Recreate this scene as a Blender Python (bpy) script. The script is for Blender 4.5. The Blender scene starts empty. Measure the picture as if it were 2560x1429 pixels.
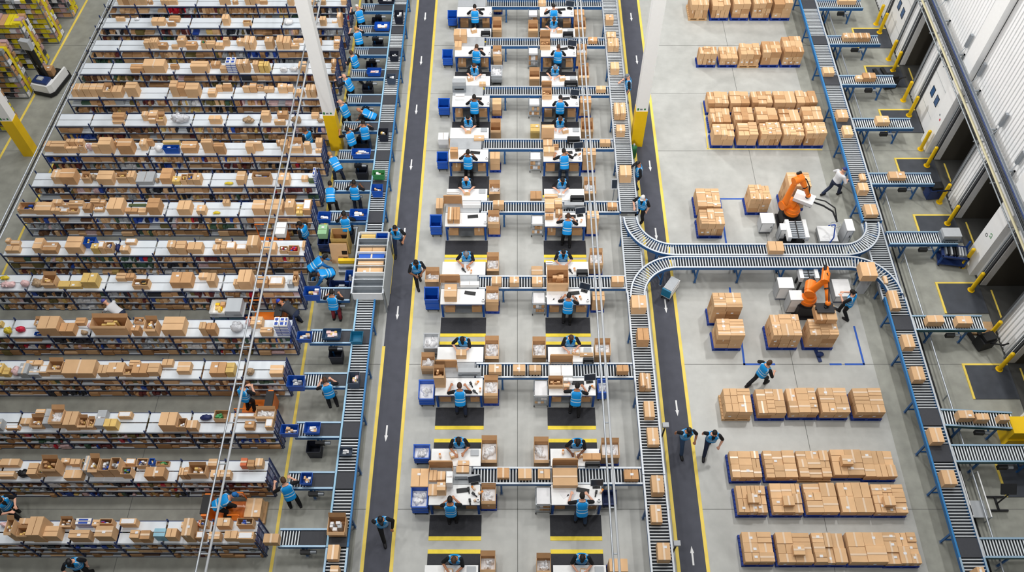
import bpy, math, random
from mathutils import Vector, Matrix, Euler
random.seed(7)
R = random.random
U = random.uniform
sc = bpy.context.scene
COL = bpy.data.collections.new('warehouse')
# ---------------------------------------------------------------- camera model (used to survey positions on known heights)
F, PX, PY, TH, CH = 2190.0, 1290.0, 714.5, math.radians(55.5), 27.0
S_, C_ = math.sin(TH), math.cos(TH)
def P(u, v, z=0.0):
    y = (PY - v) / F
    t = (CH - z) / (S_ - y * C_)
    return ((u - PX) / F * t, (C_ + y * S_) * t)
def V(Y, Z):                       # image row of a point
    zz = Z - CH
    return PY - F * (Y * S_ + zz * C_) / (Y * C_ - zz * S_)
def W3(u, v, z):
    p = P(u, v, z)
    return Vector((p[0], p[1], z))
ORD = ('zeroth first second third fourth fifth sixth seventh eighth ninth tenth eleventh twelfth thirteenth fourteenth fifteenth '
       'sixteenth seventeenth eighteenth nineteenth twentieth').split()
ORD += ['twenty-' + o for o in ORD[1:10]] + ['thirtieth'] + ['thirty-' + o for o in ORD[1:10]] + ['fortieth']
# ---------------------------------------------------------------- materials
def lin(c):
    c /= 255.0
    return c / 12.92 if c <= 0.04045 else ((c + 0.055) / 1.055) ** 2.4
MATS = {}
def M(name, rgb, rough=0.55, metal=0.0, noise=0.0, scale=8.0, vary=0.0, spec=0.4, bump=0.0, alpha=1.0):
    if name in MATS:
        return MATS[name]
    m = bpy.data.materials.new(name)
    m.use_nodes = True
    nt = m.node_tree
    b = nt.nodes['Principled BSDF']
    col = tuple(lin(c) for c in rgb) + (1.0,)
    b.inputs['Base Color'].default_value = col
    b.inputs['Roughness'].default_value = rough
    b.inputs['Metallic'].default_value = metal
    b.inputs['Specular IOR Level'].default_value = spec
    b.inputs['Alpha'].default_value = alpha
    if noise or vary or bump:
        tc = nt.nodes.new('ShaderNodeTexCoord')
        nz = nt.nodes.new('ShaderNodeTexNoise')
        nz.inputs['Scale'].default_value = scale
        nz.inputs['Detail'].default_value = 5
        nt.links.new(tc.outputs['Object'], nz.inputs['Vector'])
        hs = nt.nodes.new('ShaderNodeHueSaturation')
        hs.inputs['Color'].default_value = col
        mr = nt.nodes.new('ShaderNodeMapRange')
        mr.inputs['From Min'].default_value = 0.3
        mr.inputs['From Max'].default_value = 0.7
        mr.inputs['To Min'].default_value = 1 - noise
        mr.inputs['To Max'].default_value = 1 + noise
        nt.links.new(nz.outputs['Fac'], mr.inputs['Value'])
        val = mr.outputs['Result']
        if vary:
            oi = nt.nodes.new('ShaderNodeObjectInfo')
            m2 = nt.nodes.new('ShaderNodeMapRange')
            m2.inputs['To Min'].default_value = 1 - vary
            m2.inputs['To Max'].default_value = 1 + vary
            nt.links.new(oi.outputs['Random'], m2.inputs['Value'])
            mu = nt.nodes.new('ShaderNodeMath'); mu.operation = 'MULTIPLY'
            nt.links.new(val, mu.inputs[0]); nt.links.new(m2.outputs['Result'], mu.inputs[1])
            val = mu.outputs[0]
        nt.links.new(val, hs.inputs['Value'])
        nt.links.new(hs.outputs['Color'], b.inputs['Base Color'])
        if bump:
            bp = nt.nodes.new('ShaderNodeBump')
            bp.inputs['Strength'].default_value = bump
            nt.links.new(nz.outputs['Fac'], bp.inputs['Height'])
            nt.links.new(bp.outputs['Normal'], b.inputs['Normal'])
    MATS[name] = m
    return m
CARD = M('cardboard', (222, 182, 139), .8, noise=.05, scale=3, vary=.13, spec=.2)
CARD2 = M('cardboard_dark', (198, 154, 111), .8, noise=.06, scale=5, vary=.14, spec=.2)
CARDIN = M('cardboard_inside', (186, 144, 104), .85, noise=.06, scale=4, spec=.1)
SEAM = M('carton_seam', (120, 84, 54), .9, spec=.1)
TAPE = M('packing_tape', (232, 206, 178), .25, spec=.5)
KRAFT = M('kraft_yellow', (222, 188, 112), .7, noise=.08, vary=.1)
WHITE = M('white_paint', (240, 241, 241), .45, noise=.02)
PAPER = M('paper', (234, 234, 236), .7, noise=.03)
GREYW = M('grey_plastic', (176, 180, 184), .5, noise=.04)
GREY = M('grey_metal', (150, 156, 162), .4, .5, noise=.05)
ROLL = M('roller_steel', (205, 210, 214), .35, .35, noise=.03)
STEEL = M('galvanised_steel', (178, 184, 190), .38, .6, noise=.05)
RAILT = M('conveyor_rail_top', (150, 178, 200), .4, .3)
RAILB = M('conveyor_rail_blue', (44, 122, 182), .45)
RAILG = M('conveyor_rail_grey', (196, 202, 208), .4, .3)
GAPSHADE = M('roller_gap_shade', (52, 57, 64), .7)
BLUEF = M('conveyor_blue', (36, 92, 150), .45, noise=.06)
NAVY = M('navy_steel', (30, 52, 104), .5, noise=.05)
TBLUE = M('table_blue', (24, 78, 158), .45)
TOTE = M('tote_blue', (20, 86, 188), .42, noise=.05, vary=.12)
TEAL = M('tote_teal', (22, 112, 150), .45, vary=.1)
PALB = M('pallet_blue', (22, 58, 150), .6, noise=.12, scale=6)
WOOD = M('pallet_wood', (206, 168, 124), .8, noise=.12, scale=6)
BLACK = M('black_rubber', (52, 53, 58), .75, noise=.12, scale=30)
BELT = M('belt_dark', (62, 64, 70), .7, noise=.06, scale=14)
DARK = M('dark_plastic', (26, 27, 30), .5)
YEL = M('safety_yellow', (242, 198, 16), .5, noise=.04, scale=3)
LINEY = M('floor_line_yellow', (240, 212, 96), .55, noise=.08, scale=2)
LINEB = M('floor_line_blue', (34, 88, 184), .6, noise=.08)
LINEW = M('floor_mark_white', (236, 236, 236), .6)
SHELF = M('shelf_steel', (220, 227, 234), .4, .0, noise=.04, scale=1.5)
ORANGE = M('robot_orange', (248, 130, 34), .4, noise=.03)
VEST = M('vest_blue', (6, 150, 228), .6, noise=.05, scale=20)
REFL = M('reflective_strip', (190, 214, 228), .35)
SHIRTS = [M('shirt_black', (24, 25, 30), .85), M('shirt_navy', (30, 36, 58), .85), M('shirt_grey', (60, 62, 68), .85)]
TROUS = [M('trouser_black', (26, 27, 32), .85), M('trouser_navy', (36, 46, 70), .85), M('jeans_blue', (52, 74, 104), .85)]
SKIN = [M('skin_light', (226, 172, 146), .55, spec=.3), M('skin_tan', (190, 132, 100), .55, spec=.3), M('skin_brown', (120, 78, 54), .55, spec=.3)]
HAIRS = [M('hair_black', (26, 22, 20), .7), M('hair_brown', (74, 50, 34), .7), M('hair_blond', (176, 132, 80), .7), M('hair_grey', (120, 120, 122), .7)]
SHOE = M('shoe_dark', (30, 30, 34), .6)
EYE = M('eye_dark', (30, 24, 22), .4)
LIPS = M('lips', (170, 96, 88), .6)
PLASTIC = M('clear_plastic_bag', (214, 216, 222), .22, noise=.1, scale=9, vary=.08, spec=.6, bump=.4)
PINKP = M('pink_plastic', (232, 196, 196), .4, noise=.12, scale=14, bump=.3)
RED = M('red_plastic', (200, 30, 52), .45)
GREEN = M('green_plastic', (70, 150, 90), .5, noise=.05)
PBLUE = M('printed_blue', (40, 76, 170), .5)
SCREEN = M('screen_dark', (44, 52, 64), .15, spec=.6)
ROBK = M('robot_black', (30, 30, 34), .45)
# ---------------------------------------------------------------- mesh builder
class MB:
    def __init__(s):
        s.v = []; s.f = []; s.m = []; s.mats = []; s.sm = []
    def mi(s, mat):
        if mat not in s.mats:
            s.mats.append(mat)
        return s.mats.index(mat)
    def add(s, vs, fs, mat, smooth=False):
        b = len(s.v); k = s.mi(mat)
        s.v += [tuple(p) for p in vs]
        for f in fs:
            s.f.append(tuple(b + i for i in f)); s.m.append(k); s.sm.append(smooth)
        return s
    def box(s, x0, y0, z0, x1, y1, z1, mat, X=None):
        vs = [(x0, y0, z0), (x1, y0, z0), (x1, y1, z0), (x0, y1, z0), (x0, y0, z1), (x1, y0, z1), (x1, y1, z1), (x0, y1, z1)]
        if X is not None:
            vs = [X @ Vector(p) for p in vs]
        return s.add(vs, [(3, 2, 1, 0), (4, 5, 6, 7), (0, 1, 5, 4), (1, 2, 6, 5), (2, 3, 7, 6), (3, 0, 4, 7)], mat)
    def cyl(s, a, b, r, mat, n=8, r2=None):
        a = Vector(a); b = Vector(b); d = (b - a).normalized()
        u = d.orthogonal().normalized(); w = d.cross(u)
        r2 = r if r2 is None else r2
        vs = []
        for c, rr in ((a, r), (b, r2)):
            for i in range(n):
                t = 2 * math.pi * i / n
                vs.append(c + (u * math.cos(t) + w * math.sin(t)) * rr)
        s.add(vs, [(i, (i + 1) % n, n + (i + 1) % n, n + i) for i in range(n)], mat, n > 6)
        return s.add(vs, [tuple(range(n - 1, -1, -1)), tuple(range(n, 2 * n))], mat)
    def tube(s, pts, r, mat, n=6):
        for a, b in zip(pts, pts[1:]):
            s.cyl(a, b, r, mat, n)
        return s
    def bar(s, a, b, w, h, mat):
        a = Vector(a); b = Vector(b); d = b - a; L = d.length; d.normalize()
        up = Vector((0, 0, 1)) if abs(d.z) < .95 else Vector((0, 1, 0))
        x = d.cross(up).normalized(); z = x.cross(d)
        vs = [p + x * i * w / 2 + z * j * h / 2 for p in (a, b) for i, j in ((-1, -1), (1, -1), (1, 1), (-1, 1))]
        return s.add(vs, [(0, 1, 2, 3), (7, 6, 5, 4), (0, 4, 5, 1), (1, 5, 6, 2), (2, 6, 7, 3), (3, 7, 4, 0)], mat)
    def loft(s, rings, mat, cap=True, smooth=True):
        n = len(rings[0]); vs = [p for r in rings for p in r]; fs = []
        for k in range(len(rings) - 1):
            for i in range(n):
                fs.append((k * n + i, k * n + (i + 1) % n, (k + 1) * n + (i + 1) % n, (k + 1) * n + i))
        if cap:
            fs += [tuple(range(n - 1, -1, -1)), tuple(range((len(rings) - 1) * n, len(rings) * n))]
        return s.add(vs, fs, mat, smooth)
    def ell(s, c, r, mat, X=None, nu=14, nv=9, keep=None, jit=0):
        rings = []
        c = Vector(c)
        for j in range(nv + 1):
            ph = -math.pi / 2 + math.pi * j / nv
            ring = []
            for i in range(nu):
                t = 2 * math.pi * i / nu
                k = 1 + U(-jit, jit)
                p = Vector((r[0] * math.cos(ph) * math.cos(t) * k, r[1] * math.cos(ph) * math.sin(t) * k, r[2] * math.sin(ph) * k))
                if j in (0, nv): p = Vector((p.x * .01 + r[0] * .01 * math.cos(t), r[1] * .01 * math.sin(t), p.z))
                ring.append((X @ p if X is not None else p) + c)
            rings.append(ring)
        return s.loft(rings, mat)
    def prism(s, poly, z0, z1, mat):
        n = len(poly)
        vs = [(x, y, z0) for x, y in poly] + [(x, y, z1) for x, y in poly]
        return s.add(vs, [tuple(range(n - 1, -1, -1)), tuple(range(n, 2 * n))] + [(i, (i + 1) % n, n + (i + 1) % n, n + i) for i in range(n)], mat)
    def mesh(s, name):
        used = sorted({i for f in s.f for i in f}); mp = {u: k for k, u in enumerate(used)}
        me = bpy.data.meshes.new(name)
        me.from_pydata([s.v[u] for u in used], [], [tuple(mp[i] for i in f) for f in s.f])
        for m in s.mats:
            me.materials.append(m)
        me.polygons.foreach_set('material_index', s.m)
        me.polygons.foreach_set('use_smooth', s.sm)
        me.update()
        return me
    def build(s, name, parent=None, loc=(0, 0, 0), rz=0.0):
        return inst(name, s.mesh(name), parent, loc, rz)
def aisle(i):
    return (ROWS[i - 1] + ROWS[i] + DEP) / 2
def inst(name, me, parent=None, loc=(0, 0, 0), rz=0.0):
    o = bpy.data.objects.new(name, me)
    o.location = loc
    if rz: o.rotation_euler = (0, 0, rz)
    if parent is not None: o.parent = parent
    COL.objects.link(o)
    return o
SEEN = {}
def tag(o, label, cat, group=None, kind=None):
    SEEN[label] = SEEN.get(label, 0) + 1
    o['label'] = label; o['category'] = cat
    if group: o['group'] = group
    if kind: o['kind'] = kind
    return o
def empty(name, label, cat, loc=(0, 0, 0), rz=0.0, group=None):
    o = inst(name, None, None, loc, rz)
    o.empty_display_size = .2
    return tag(o, label, cat, group)
def struct(name, mb, label=None, parent=None):
    o = mb.build(name, parent)
    if parent is None:
        o['kind'] = 'structure'; o['label'] = label or name.replace('_', ' '); o['category'] = 'building'
    return o
def rot(x=0, y=0, z=0):
    return Euler((x, y, z)).to_matrix()
def T4(loc, m3=None):
    return Matrix.Translation(Vector(loc)) @ (m3.to_4x4() if m3 is not None else Matrix.Identity(4))
# ---------------------------------------------------------------- camera, light
cam = bpy.data.cameras.new('camera')
cam.sensor_width = 36.0
cam.lens = F / 2560 * 36
cam.shift_x = -(PX - 1280) / 2560
cam.clip_end = 300
co = bpy.data.objects.new('camera', cam)
co.location = (0, 0, CH)
co.rotation_euler = (math.pi / 2 - TH, 0, 0)
COL.objects.link(co)
sc.camera = co
sc.view_settings.view_transform = 'Standard'
sc.view_settings.look = 'None'
sc.view_settings.gamma = 1
sc.view_settings.use_curve_mapping = False
sc.view_settings.exposure = -0.42
sc.cycles.max_bounces = 5
sc.cycles.diffuse_bounces = 3
sc.cycles.glossy_bounces = 2
sc.cycles.transmission_bounces = 2
sc.cycles.transparent_max_bounces = 4
w = bpy.data.worlds.new('hall_ambient')
sc.world = w
w.use_nodes = True
w.node_tree.nodes['Background'].inputs['Color'].default_value = (.92, .96, 1.0, 1)
w.node_tree.nodes['Background'].inputs['Strength'].default_value = .10
def area(x, y, z, sx, sy, e, tx=0, ty=0):
    l = bpy.data.lights.new('bay_and_fill_light', 'AREA')
    l.shape = 'RECTANGLE'; l.size = sx; l.size_y = sy; l.energy = e; l.color = (1, .985, .96)
    o = bpy.data.objects.new('bay_and_fill_light', l)
    o.location = (x, y, z); o.rotation_euler = (tx, ty, 0)
    COL.objects.link(o)
    return o
for x, e in ((-20, 500), (-12, 1000), (-3, 820), (6, 780)):
    for y, k in ((5, 1.15), (17, 1.1), (29, 1.0), (45, .9)):
        area(x, y, 30, 1.4, 3.0, e * k)
for x, y, e in ((15.5, 26, 3300), (15.5, 42, 2300), (1, 36, 1700), (-13, 38, 1300)):
    area(x, y, 30, 1.2, 2.2, e)
for p, q, e, sp in (((-8, 50, 15), (17.3, 20, 7.5), 1250, 60), ((0, -12, 24), (-1, 27, 11), 1500, 60)):  # added fill lights out of view: one brightens the wall, one the columns
    lw = area(*p, 3, 3, e)
    lw.rotation_euler = (Vector(q) - Vector(p)).to_track_quat('-Z', 'Y').to_euler()
    lw.data.spread = math.radians(sp)
# ---------------------------------------------------------------- floor
def floor_mat(name, k):
    m = bpy.data.materials.new(name); m.use_nodes = True
    nt = m.node_tree; b = nt.nodes['Principled BSDF']; N = nt.nodes.new
    tc = N('ShaderNodeTexCoord')
    n1 = N('ShaderNodeTexNoise'); n1.inputs['Scale'].default_value = .35; n1.inputs['Detail'].default_value = 8; n1.inputs['Roughness'].default_value = .65
    n2 = N('ShaderNodeTexNoise'); n2.inputs['Scale'].default_value = 2.6; n2.inputs['Detail'].default_value = 8
    for n in (n1, n2): nt.links.new(tc.outputs['Object'], n.inputs['Vector'])
    mix = N('ShaderNodeMix'); mix.data_type = 'RGBA'
    mr = N('ShaderNodeMapRange'); mr.inputs['From Min'].default_value = .32; mr.inputs['From Max'].default_value = .68
    nt.links.new(n1.outputs['Fac'], mr.inputs['Value']); nt.links.new(mr.outputs['Result'], mix.inputs['Factor'])
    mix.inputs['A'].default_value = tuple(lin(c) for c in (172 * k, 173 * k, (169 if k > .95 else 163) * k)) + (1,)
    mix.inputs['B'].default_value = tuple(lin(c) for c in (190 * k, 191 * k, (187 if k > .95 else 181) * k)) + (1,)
    hs = N('ShaderNodeHueSaturation'); nt.links.new(mix.outputs['Result'], hs.inputs['Color'])
    m2 = N('ShaderNodeMapRange'); m2.inputs['From Min'].default_value = .3; m2.inputs['From Max'].default_value = .7
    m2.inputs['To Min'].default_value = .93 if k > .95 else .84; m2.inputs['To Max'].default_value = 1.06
    nt.links.new(n2.outputs['Fac'], m2.inputs['Value']); nt.links.new(m2.outputs['Result'], hs.inputs['Value'])
    nt.links.new(hs.outputs['Color'], b.inputs['Base Color'])
    m3 = N('ShaderNodeMapRange'); m3.inputs['To Min'].default_value = .3; m3.inputs['To Max'].default_value = .42
    nt.links.new(n2.outputs['Fac'], m3.inputs['Value']); nt.links.new(m3.outputs['Result'], b.inputs['Roughness'])
    b.inputs['Specular IOR Level'].default_value = .45
    return m
CONC = floor_mat('polished_concrete', 1.0); CONCL = floor_mat('shelving_concrete_floor', .87); CONCD = floor_mat('dock_concrete_floor', .88)  # shelving and dock zones get a darker, slightly yellower tone
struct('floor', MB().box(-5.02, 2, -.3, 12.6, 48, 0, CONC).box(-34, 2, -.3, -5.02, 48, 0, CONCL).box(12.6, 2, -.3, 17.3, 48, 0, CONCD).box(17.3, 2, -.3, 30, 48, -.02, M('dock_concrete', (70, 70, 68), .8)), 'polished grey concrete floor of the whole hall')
JM = M('floor_joint', (112, 113, 110), .9)
def strip(mb, a, b, wd, mat, z0=.0005, z1=.004):
    a = Vector(a); b = Vector(b); d = (b - a).normalized(); n = Vector((-d.y, d.x)) * wd / 2
    return mb.prism([tuple(a - n), tuple(b - n), tuple(b + n), tuple(a + n)], z0, z1, mat)
mb = MB()
for y in (32.0, 28.85, 25.41, 15.21, 9.94):
    strip(mb, (-34, y), (17.3, y), .018, JM, .0003, .0016)
for x in (.05, 9.75, -12.3):
    strip(mb, (x, 2), (x, 48), .018, JM, .0003, .0016)
struct('trim_1', mb, 'dark saw-cut joint lines in the concrete floor')
# aisle walkways (black coating with yellow edge lines and white arrows)
WALK = M('walkway_coating', (76, 78, 88), .75, noise=.1, scale=3)
def walkway(n, ax, bx, label, gaps, arrows):
    x0, x1 = ax, bx
    o = struct('walkway_%d' % n, strip(MB(), ((x0 + x1) / 2, 3), ((x0 + x1) / 2, 47), x1 - x0, WALK, .002, .006), label)
    for x, sl in ((x0, -1), (x1, 1)):
        k = 3.0
        mb = MB()
        for g0, g1 in (gaps if sl < 0 else []) + [(47, 47)]:
            if g0 > k: strip(mb, (x, k), (x, g0), .11, LINEY, .004, .008)
            k = g1
        mb.build('edge_line', o)
    for u, v, up in arrows:
        c = P(u, v)
        mb = MB(); L = .3
        s = 1 if up else -1
        mb.prism([(c[0] - .028, c[1] - L * s), (c[0] + .028, c[1] - L * s), (c[0] + .028, c[1] + L * .25 * s), (c[0] - .028, c[1] + L * .25 * s)][::s], .006, .009, LINEW)
        mb.prism([(c[0] - .06, c[1] + L * .25 * s), (c[0] + .06, c[1] + L * .25 * s), (c[0], c[1] + L * s)][::s], .006, .009, LINEW)
        mb.build('arrow_marking', o)
a0 = P(900, 1400)[0]; a1 = P(976, 1400)[0]
walkway(1, -4.72, -3.82, 'dark walkway strip with yellow edges beside the packing tables', [(15.95, 18.2)],
        [(1063, 42, 0), (1053, 152, 0), (1041, 274, 0), (1028, 412, 0), (1011, 585, 0), (994, 782, 0), (966, 1083, 0)])
walkway(2, 4.98, 5.88, 'dark walkway strip with yellow edges beside the pallet area', [],
        [(1578, 43, 0), (1592, 150, 0), (1625, 415, 0), (1640, 585, 0), (1664, 765, 0), (1692, 1020, 0), (1731, 1388, 1)])
mb = MB()
strip(mb, (-7.5, 4), (-7.5, 47), .1, LINEY)
strip(mb, P(300, 50), P(-60, 830), .09, LINEY)
strip(mb, P(240, -40), P(-10, 411), .1, LINEY)
struct('trim_2', mb, 'thin yellow guide lines on the floor round the shelving')
mb = MB()
for q in (((1796, 497), (1866, 497)), ((1800, 500), (1816, 612)), ((1824, 718), (1827, 740)), ((1852, 838), (1861, 912)), ((1858, 910), (1938, 910)), ((2074, 910), (2104, 910)), ((2112, 910), (2162, 910)), ((2160, 911), (2135, 815))):
    strip(mb, P(*q[0]), P(*q[1]), .07, LINEB)
struct('trim_3', mb, 'blue tape lines marking the robot cells on the floor')
mb = MB()
strip(mb, P(1766, 372), P(2056, 374), .05, LINEY); strip(mb, P(1757, 255), P(1770, 372), .05, LINEY)
struct('trim_4', mb, 'thin yellow line round the block of pallets')
# ---------------------------------------------------------------- building columns
for n, cx, cy, lab in ((1, -7.48, 25.62, 'tall white column with yellow foot standing among the shelving'), (2, 5.05, 25.85, 'tall white column with yellow foot standing by the dark walkway'), (3, -20.25, 25.3, 'white column with yellow foot beside the tall picking racks')):
    mb = MB()
    hw, hd = .23, .2
    mb.box(cx - hw, cy - hd, 2.0, cx + hw, cy + hd, 26.0, M('column_white', (250, 250, 248), .45, noise=.01))
    o = struct('column_%d' % n, mb, lab)
    MB().box(cx - hw - .012, cy - hd - .012, 0, cx + hw + .012, cy + hd + .012, 2.02, YEL).build('yellow_guard', o)
    MB().box(cx - hw + .03, cy - hd - .008, 2.08, cx - hw + .1, cy - hd - .002, 2.2, M('sign_green', (40, 130, 60), .5)).box(cx - hw + .14, cy - hd - .006, 2.1, cx - hw + .24, cy - hd - .002, 2.17, GREY).box(cx - hw + .3, cy - hd - .006, 2.1, cx - hw + .37, cy - hd - .002, 2.18, M('sign_green', (40, 130, 60), .5)).build('sign_plate', o)
# ---------------------------------------------------------------- cartons
def mesh_carton(w, d, h, mat, axis='y', seam=True, bend=.004):
    mb = MB()
    j = lambda: U(-bend, bend)
    vs = [(sx * w / 2 + j(), sy * d / 2 + j(), z + (j() if z else 0)) for z in (0, h) for sx, sy in ((-1, -1), (1, -1), (1, 1), (-1, 1))]
    mb.add(vs, [(3, 2, 1, 0), (4, 5, 6, 7), (0, 1, 5, 4), (1, 2, 6, 5), (2, 3, 7, 6), (3, 0, 4, 7)], mat)
    if seam:
        t = .006
        if axis == 'y': mb.box(-t, -d / 2 + .01, h + bend, t, d / 2 - .01, h + bend + .002, SEAM)
        else: mb.box(-w / 2 + .01, -t, h + bend, w / 2 - .01, t, h + bend + .002, SEAM)
    return mb
def tape_mb(w, d, h, axis):
    mb = MB(); t = .03; z = h + .006
    if axis == 'y':
        mb.box(-t, -d / 2, z, t, d / 2, z + .002, TAPE).box(-t, -d / 2 - .007, h * .75, t, -d / 2 - .005, z + .002, TAPE)
    else:
        mb.box(-w / 2, -t, z, w / 2, t, z + .002, TAPE)
    return mb
def carton(name, label, x0, x1, y0, y1, z0, h, group=None, mat=None, axis=None, tape=.5, lab=.25, rz=0.0, cat='cardboard box'):
    w = max(.06, x1 - x0); d = max(.06, y1 - y0)
    axis = axis or random.choice('xy')
    o = mesh_carton(w, d, h, mat or (CARD if R() < .8 else CARD2), axis).build(name, None, ((x0 + x1) / 2, (y0 + y1) / 2, z0), rz)
    tag(o, label, cat, group)
    if R() < tape: tape_mb(w, d, h, axis).build('tape', o)
    if R() < lab:
        lw = min(.1, w * .3); ld = min(.075, d * .3); cx = U(-.25, .25) * w; cy = U(-.25, .25) * d
        MB().box(cx - lw / 2, cy - ld / 2, h + .009, cx + lw / 2, cy + ld / 2, h + .011, PAPER).build('shipping_label', o)
    return o
def open_carton(name, label, x0, x1, y0, y1, z0, h, group=None, fill=None, flaps=True, rz=0.0, mat=None, cat='open cardboard box'):
    w = max(.1, x1 - x0); d = max(.1, y1 - y0); t = min(.012, w * .06)
    mat = mat or CARD
    mb = MB()
    mb.box(-w / 2, -d / 2, 0, w / 2, d / 2, t, mat)
    mb.box(-w / 2, -d / 2, t, w / 2, -d / 2 + t, h, mat).box(-w / 2, d / 2 - t, t, w / 2, d / 2, h, mat)
    mb.box(-w / 2, -d / 2 + t, t, -w / 2 + t, d / 2 - t, h, mat).box(w / 2 - t, -d / 2 + t, t, w / 2, d / 2 - t, h, mat)
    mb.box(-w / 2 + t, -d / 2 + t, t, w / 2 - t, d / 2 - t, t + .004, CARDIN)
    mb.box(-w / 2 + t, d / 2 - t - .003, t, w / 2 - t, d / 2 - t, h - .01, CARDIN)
    o = mb.build(name, None, ((x0 + x1) / 2, (y0 + y1) / 2, z0), rz)
    tag(o, label, cat, group)
    if flaps:
        fl = min(.16, d * .4)
        a = U(.5, 1.1)
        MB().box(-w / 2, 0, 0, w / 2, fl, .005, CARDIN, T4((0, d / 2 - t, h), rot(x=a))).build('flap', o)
        MB().box(-w / 2, -fl * .6, 0, w / 2, 0, .005, mat, T4((0, -d / 2 + t, h), rot(x=U(.4, 1.2)))).build('flap', o)
    if fill:
        mb = MB()
        if fill == 'w':
            crumple(mb, w * .92, d * .92, h * .4, h * .5)
            mb.build('paper_filling', o)
        else:
            for k in range(6):
                a, b = U(-.4, .15) * w, U(-.4, .15) * d
                mb.box(a, b, t + .01, a + w * U(.15, .25), b + d * U(.15, .25), h * U(.6, 1.02), random.choice(fill))
            mb.build('mixed_contents', o)
    return o
def crumple(mb, w, d, z, h, mat=None):
    mb.box(-w / 2, -d / 2, z - .02, w / 2, d / 2, z + h * .3, mat or PAPER)
    for k in range(11):
        a = U(-.32, .32) * w; b = U(-.32, .32) * d
        mb.ell((a, b, z + h * .3), (w * U(.1, .2), d * U(.1, .2), h * U(.3, .75)), mat or PAPER, rot(z=U(0, 3), x=U(-.4, .4)), 7, 5, jit=.3)
    return mb
def bag(name, label, x0, x1, y0, y1, z0, h, mat, group=None, cat='bag'):
    w, d = x1 - x0, y1 - y0
    mb = MB()
    mb.ell((0, 0, h * .45), (w * .45, d * .45, h * .45), mat, nu=12, nv=8, jit=.18)
    for k in range(7):
        mb.ell((U(-.28, .28) * w, U(-.28, .28) * d, h * U(.4, .75)), (w * U(.12, .24), d * U(.12, .24), h * U(.15, .3)), mat, rot(z=U(0, 3), x=U(-.5, .5)), 8, 6, jit=.25)
    mb.v = [(x, y, max(0, z)) for x, y, z in mb.v]
    o = mb.build(name, None, ((x0 + x1) / 2, (y0 + y1) / 2, z0), 0)
    return tag(o, label, cat, group)
def tote(name, label, x0, x1, y0, y1, z0, h, mat, group=None, fill=None, rz=0.0, cat='tote'):
    w = x1 - x0; d = y1 - y0; t = .012; k = .9
    mb = MB()
    lo = [(-w / 2 * k, -d / 2 * k, 0), (w / 2 * k, -d / 2 * k, 0), (w / 2 * k, d / 2 * k, 0), (-w / 2 * k, d / 2 * k, 0)]
    hi = [(-w / 2, -d / 2, h), (w / 2, -d / 2, h), (w / 2, d / 2, h), (-w / 2, d / 2, h)]
    li = [(x * .93, y * .93, .015) for x, y, z in lo]; hn = [(x - math.copysign(t, x), y - math.copysign(t, y), h) for x, y, z in hi]
    vs = lo + hi + hn + li
    fs = [(3, 2, 1, 0), (12, 13, 14, 15)]
    for i in range(4):
        q = (i + 1) % 4
        fs += [(i, q, 4 + q, 4 + i), (4 + i, 4 + q, 8 + q, 8 + i), (8 + i, 8 + q, 12 + q, 12 + i)]
    mb.add(vs, fs, mat)
    o = mb.build(name, None, ((x0 + x1) / 2, (y0 + y1) / 2, z0), rz)
    tag(o, label, cat, group)
    r = MB(); e = .014
    for a, b in zip(hi, hi[1:] + hi[:1]):
        r.bar((a[0], a[1], h - .012), (b[0], b[1], h - .012), e * 2, .024, mat)
    r.build('rim', o)
    if fill:
        mb = MB()
        for n in range(9):
            a, b = U(-.4, .2) * w * .85, U(-.4, .2) * d * .85
            mb.box(a, b, .02, a + w * U(.12, .3), b + d * U(.12, .3), h * U(.4, .9), random.choice(fill), None)
        mb.build('contents', o)
    return o
MIX = [CARD, CARD2, PAPER, PBLUE, KRAFT, RED, GREYW, DARK]
# ---------------------------------------------------------------- shelving rows
ZT = 1.22
FRONT = [15.8, 69.9, 126.6, 185, 247, 315, 388.6, 466, 540.4, 638.4, 727, 842, 947, 1081, 1204, 1359]
NR = len(FRONT)
ROWS = [P(500, v, ZT)[1] for v in FRONT]
DEP = .70
XR, XLs = -7.72, -18.8
BAYS = 8; BW = (XR - XLs) / BAYS
LEV = (.06, .44, .82)
def rowname(i):
    return ORD[NR - i] + ' shelving row from front'
mb = MB()
for lx in (0, 1):
    mb.box(-.02, -.02, 0, .02, .02, ZT + .13, NAVY)
POST = MB().box(-.019, -.018, 0, .019, .018, ZT + .13, NAVY).mesh('post')
top = MB()
for k in (0, 1):
    y0 = .02 + k * (DEP / 2)
    top.box(.03, y0, ZT - .03, BW - .03, y0 + DEP / 2 - .035, ZT, SHELF)
top.box(.025, -.012, ZT - .07, BW - .025, .015, ZT - .012, NAVY).box(.025, DEP - .015, ZT - .07, BW - .025, DEP + .012, ZT - .012, NAVY)
top.box(.025, -.016, ZT - .022, BW - .025, .02, ZT - .004, GREY)
TOPM = top.mesh('top_shelf')
LEVM = MB().box(.03, .0, -.02, BW - .03, DEP, 0, SHELF).box(.025, -.012, -.028, BW - .025, 0, -.002, GREY).box(.025, -.014, -.055, BW - .025, 0, -.028, NAVY).mesh('shelf')
ep = MB()
for z in [.1 + .085 * k for k in range(17)]:
    ep.box(-.006, .02, z, .006, DEP - .02, z + .014, NAVY)
for y in (.02, DEP * .33, DEP * .66, DEP - .05):
    ep.box(-.012, y, 0, .012, y + .03, ZT + .3, NAVY)
ENDM = ep.mesh('end_mesh_panel')
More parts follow.
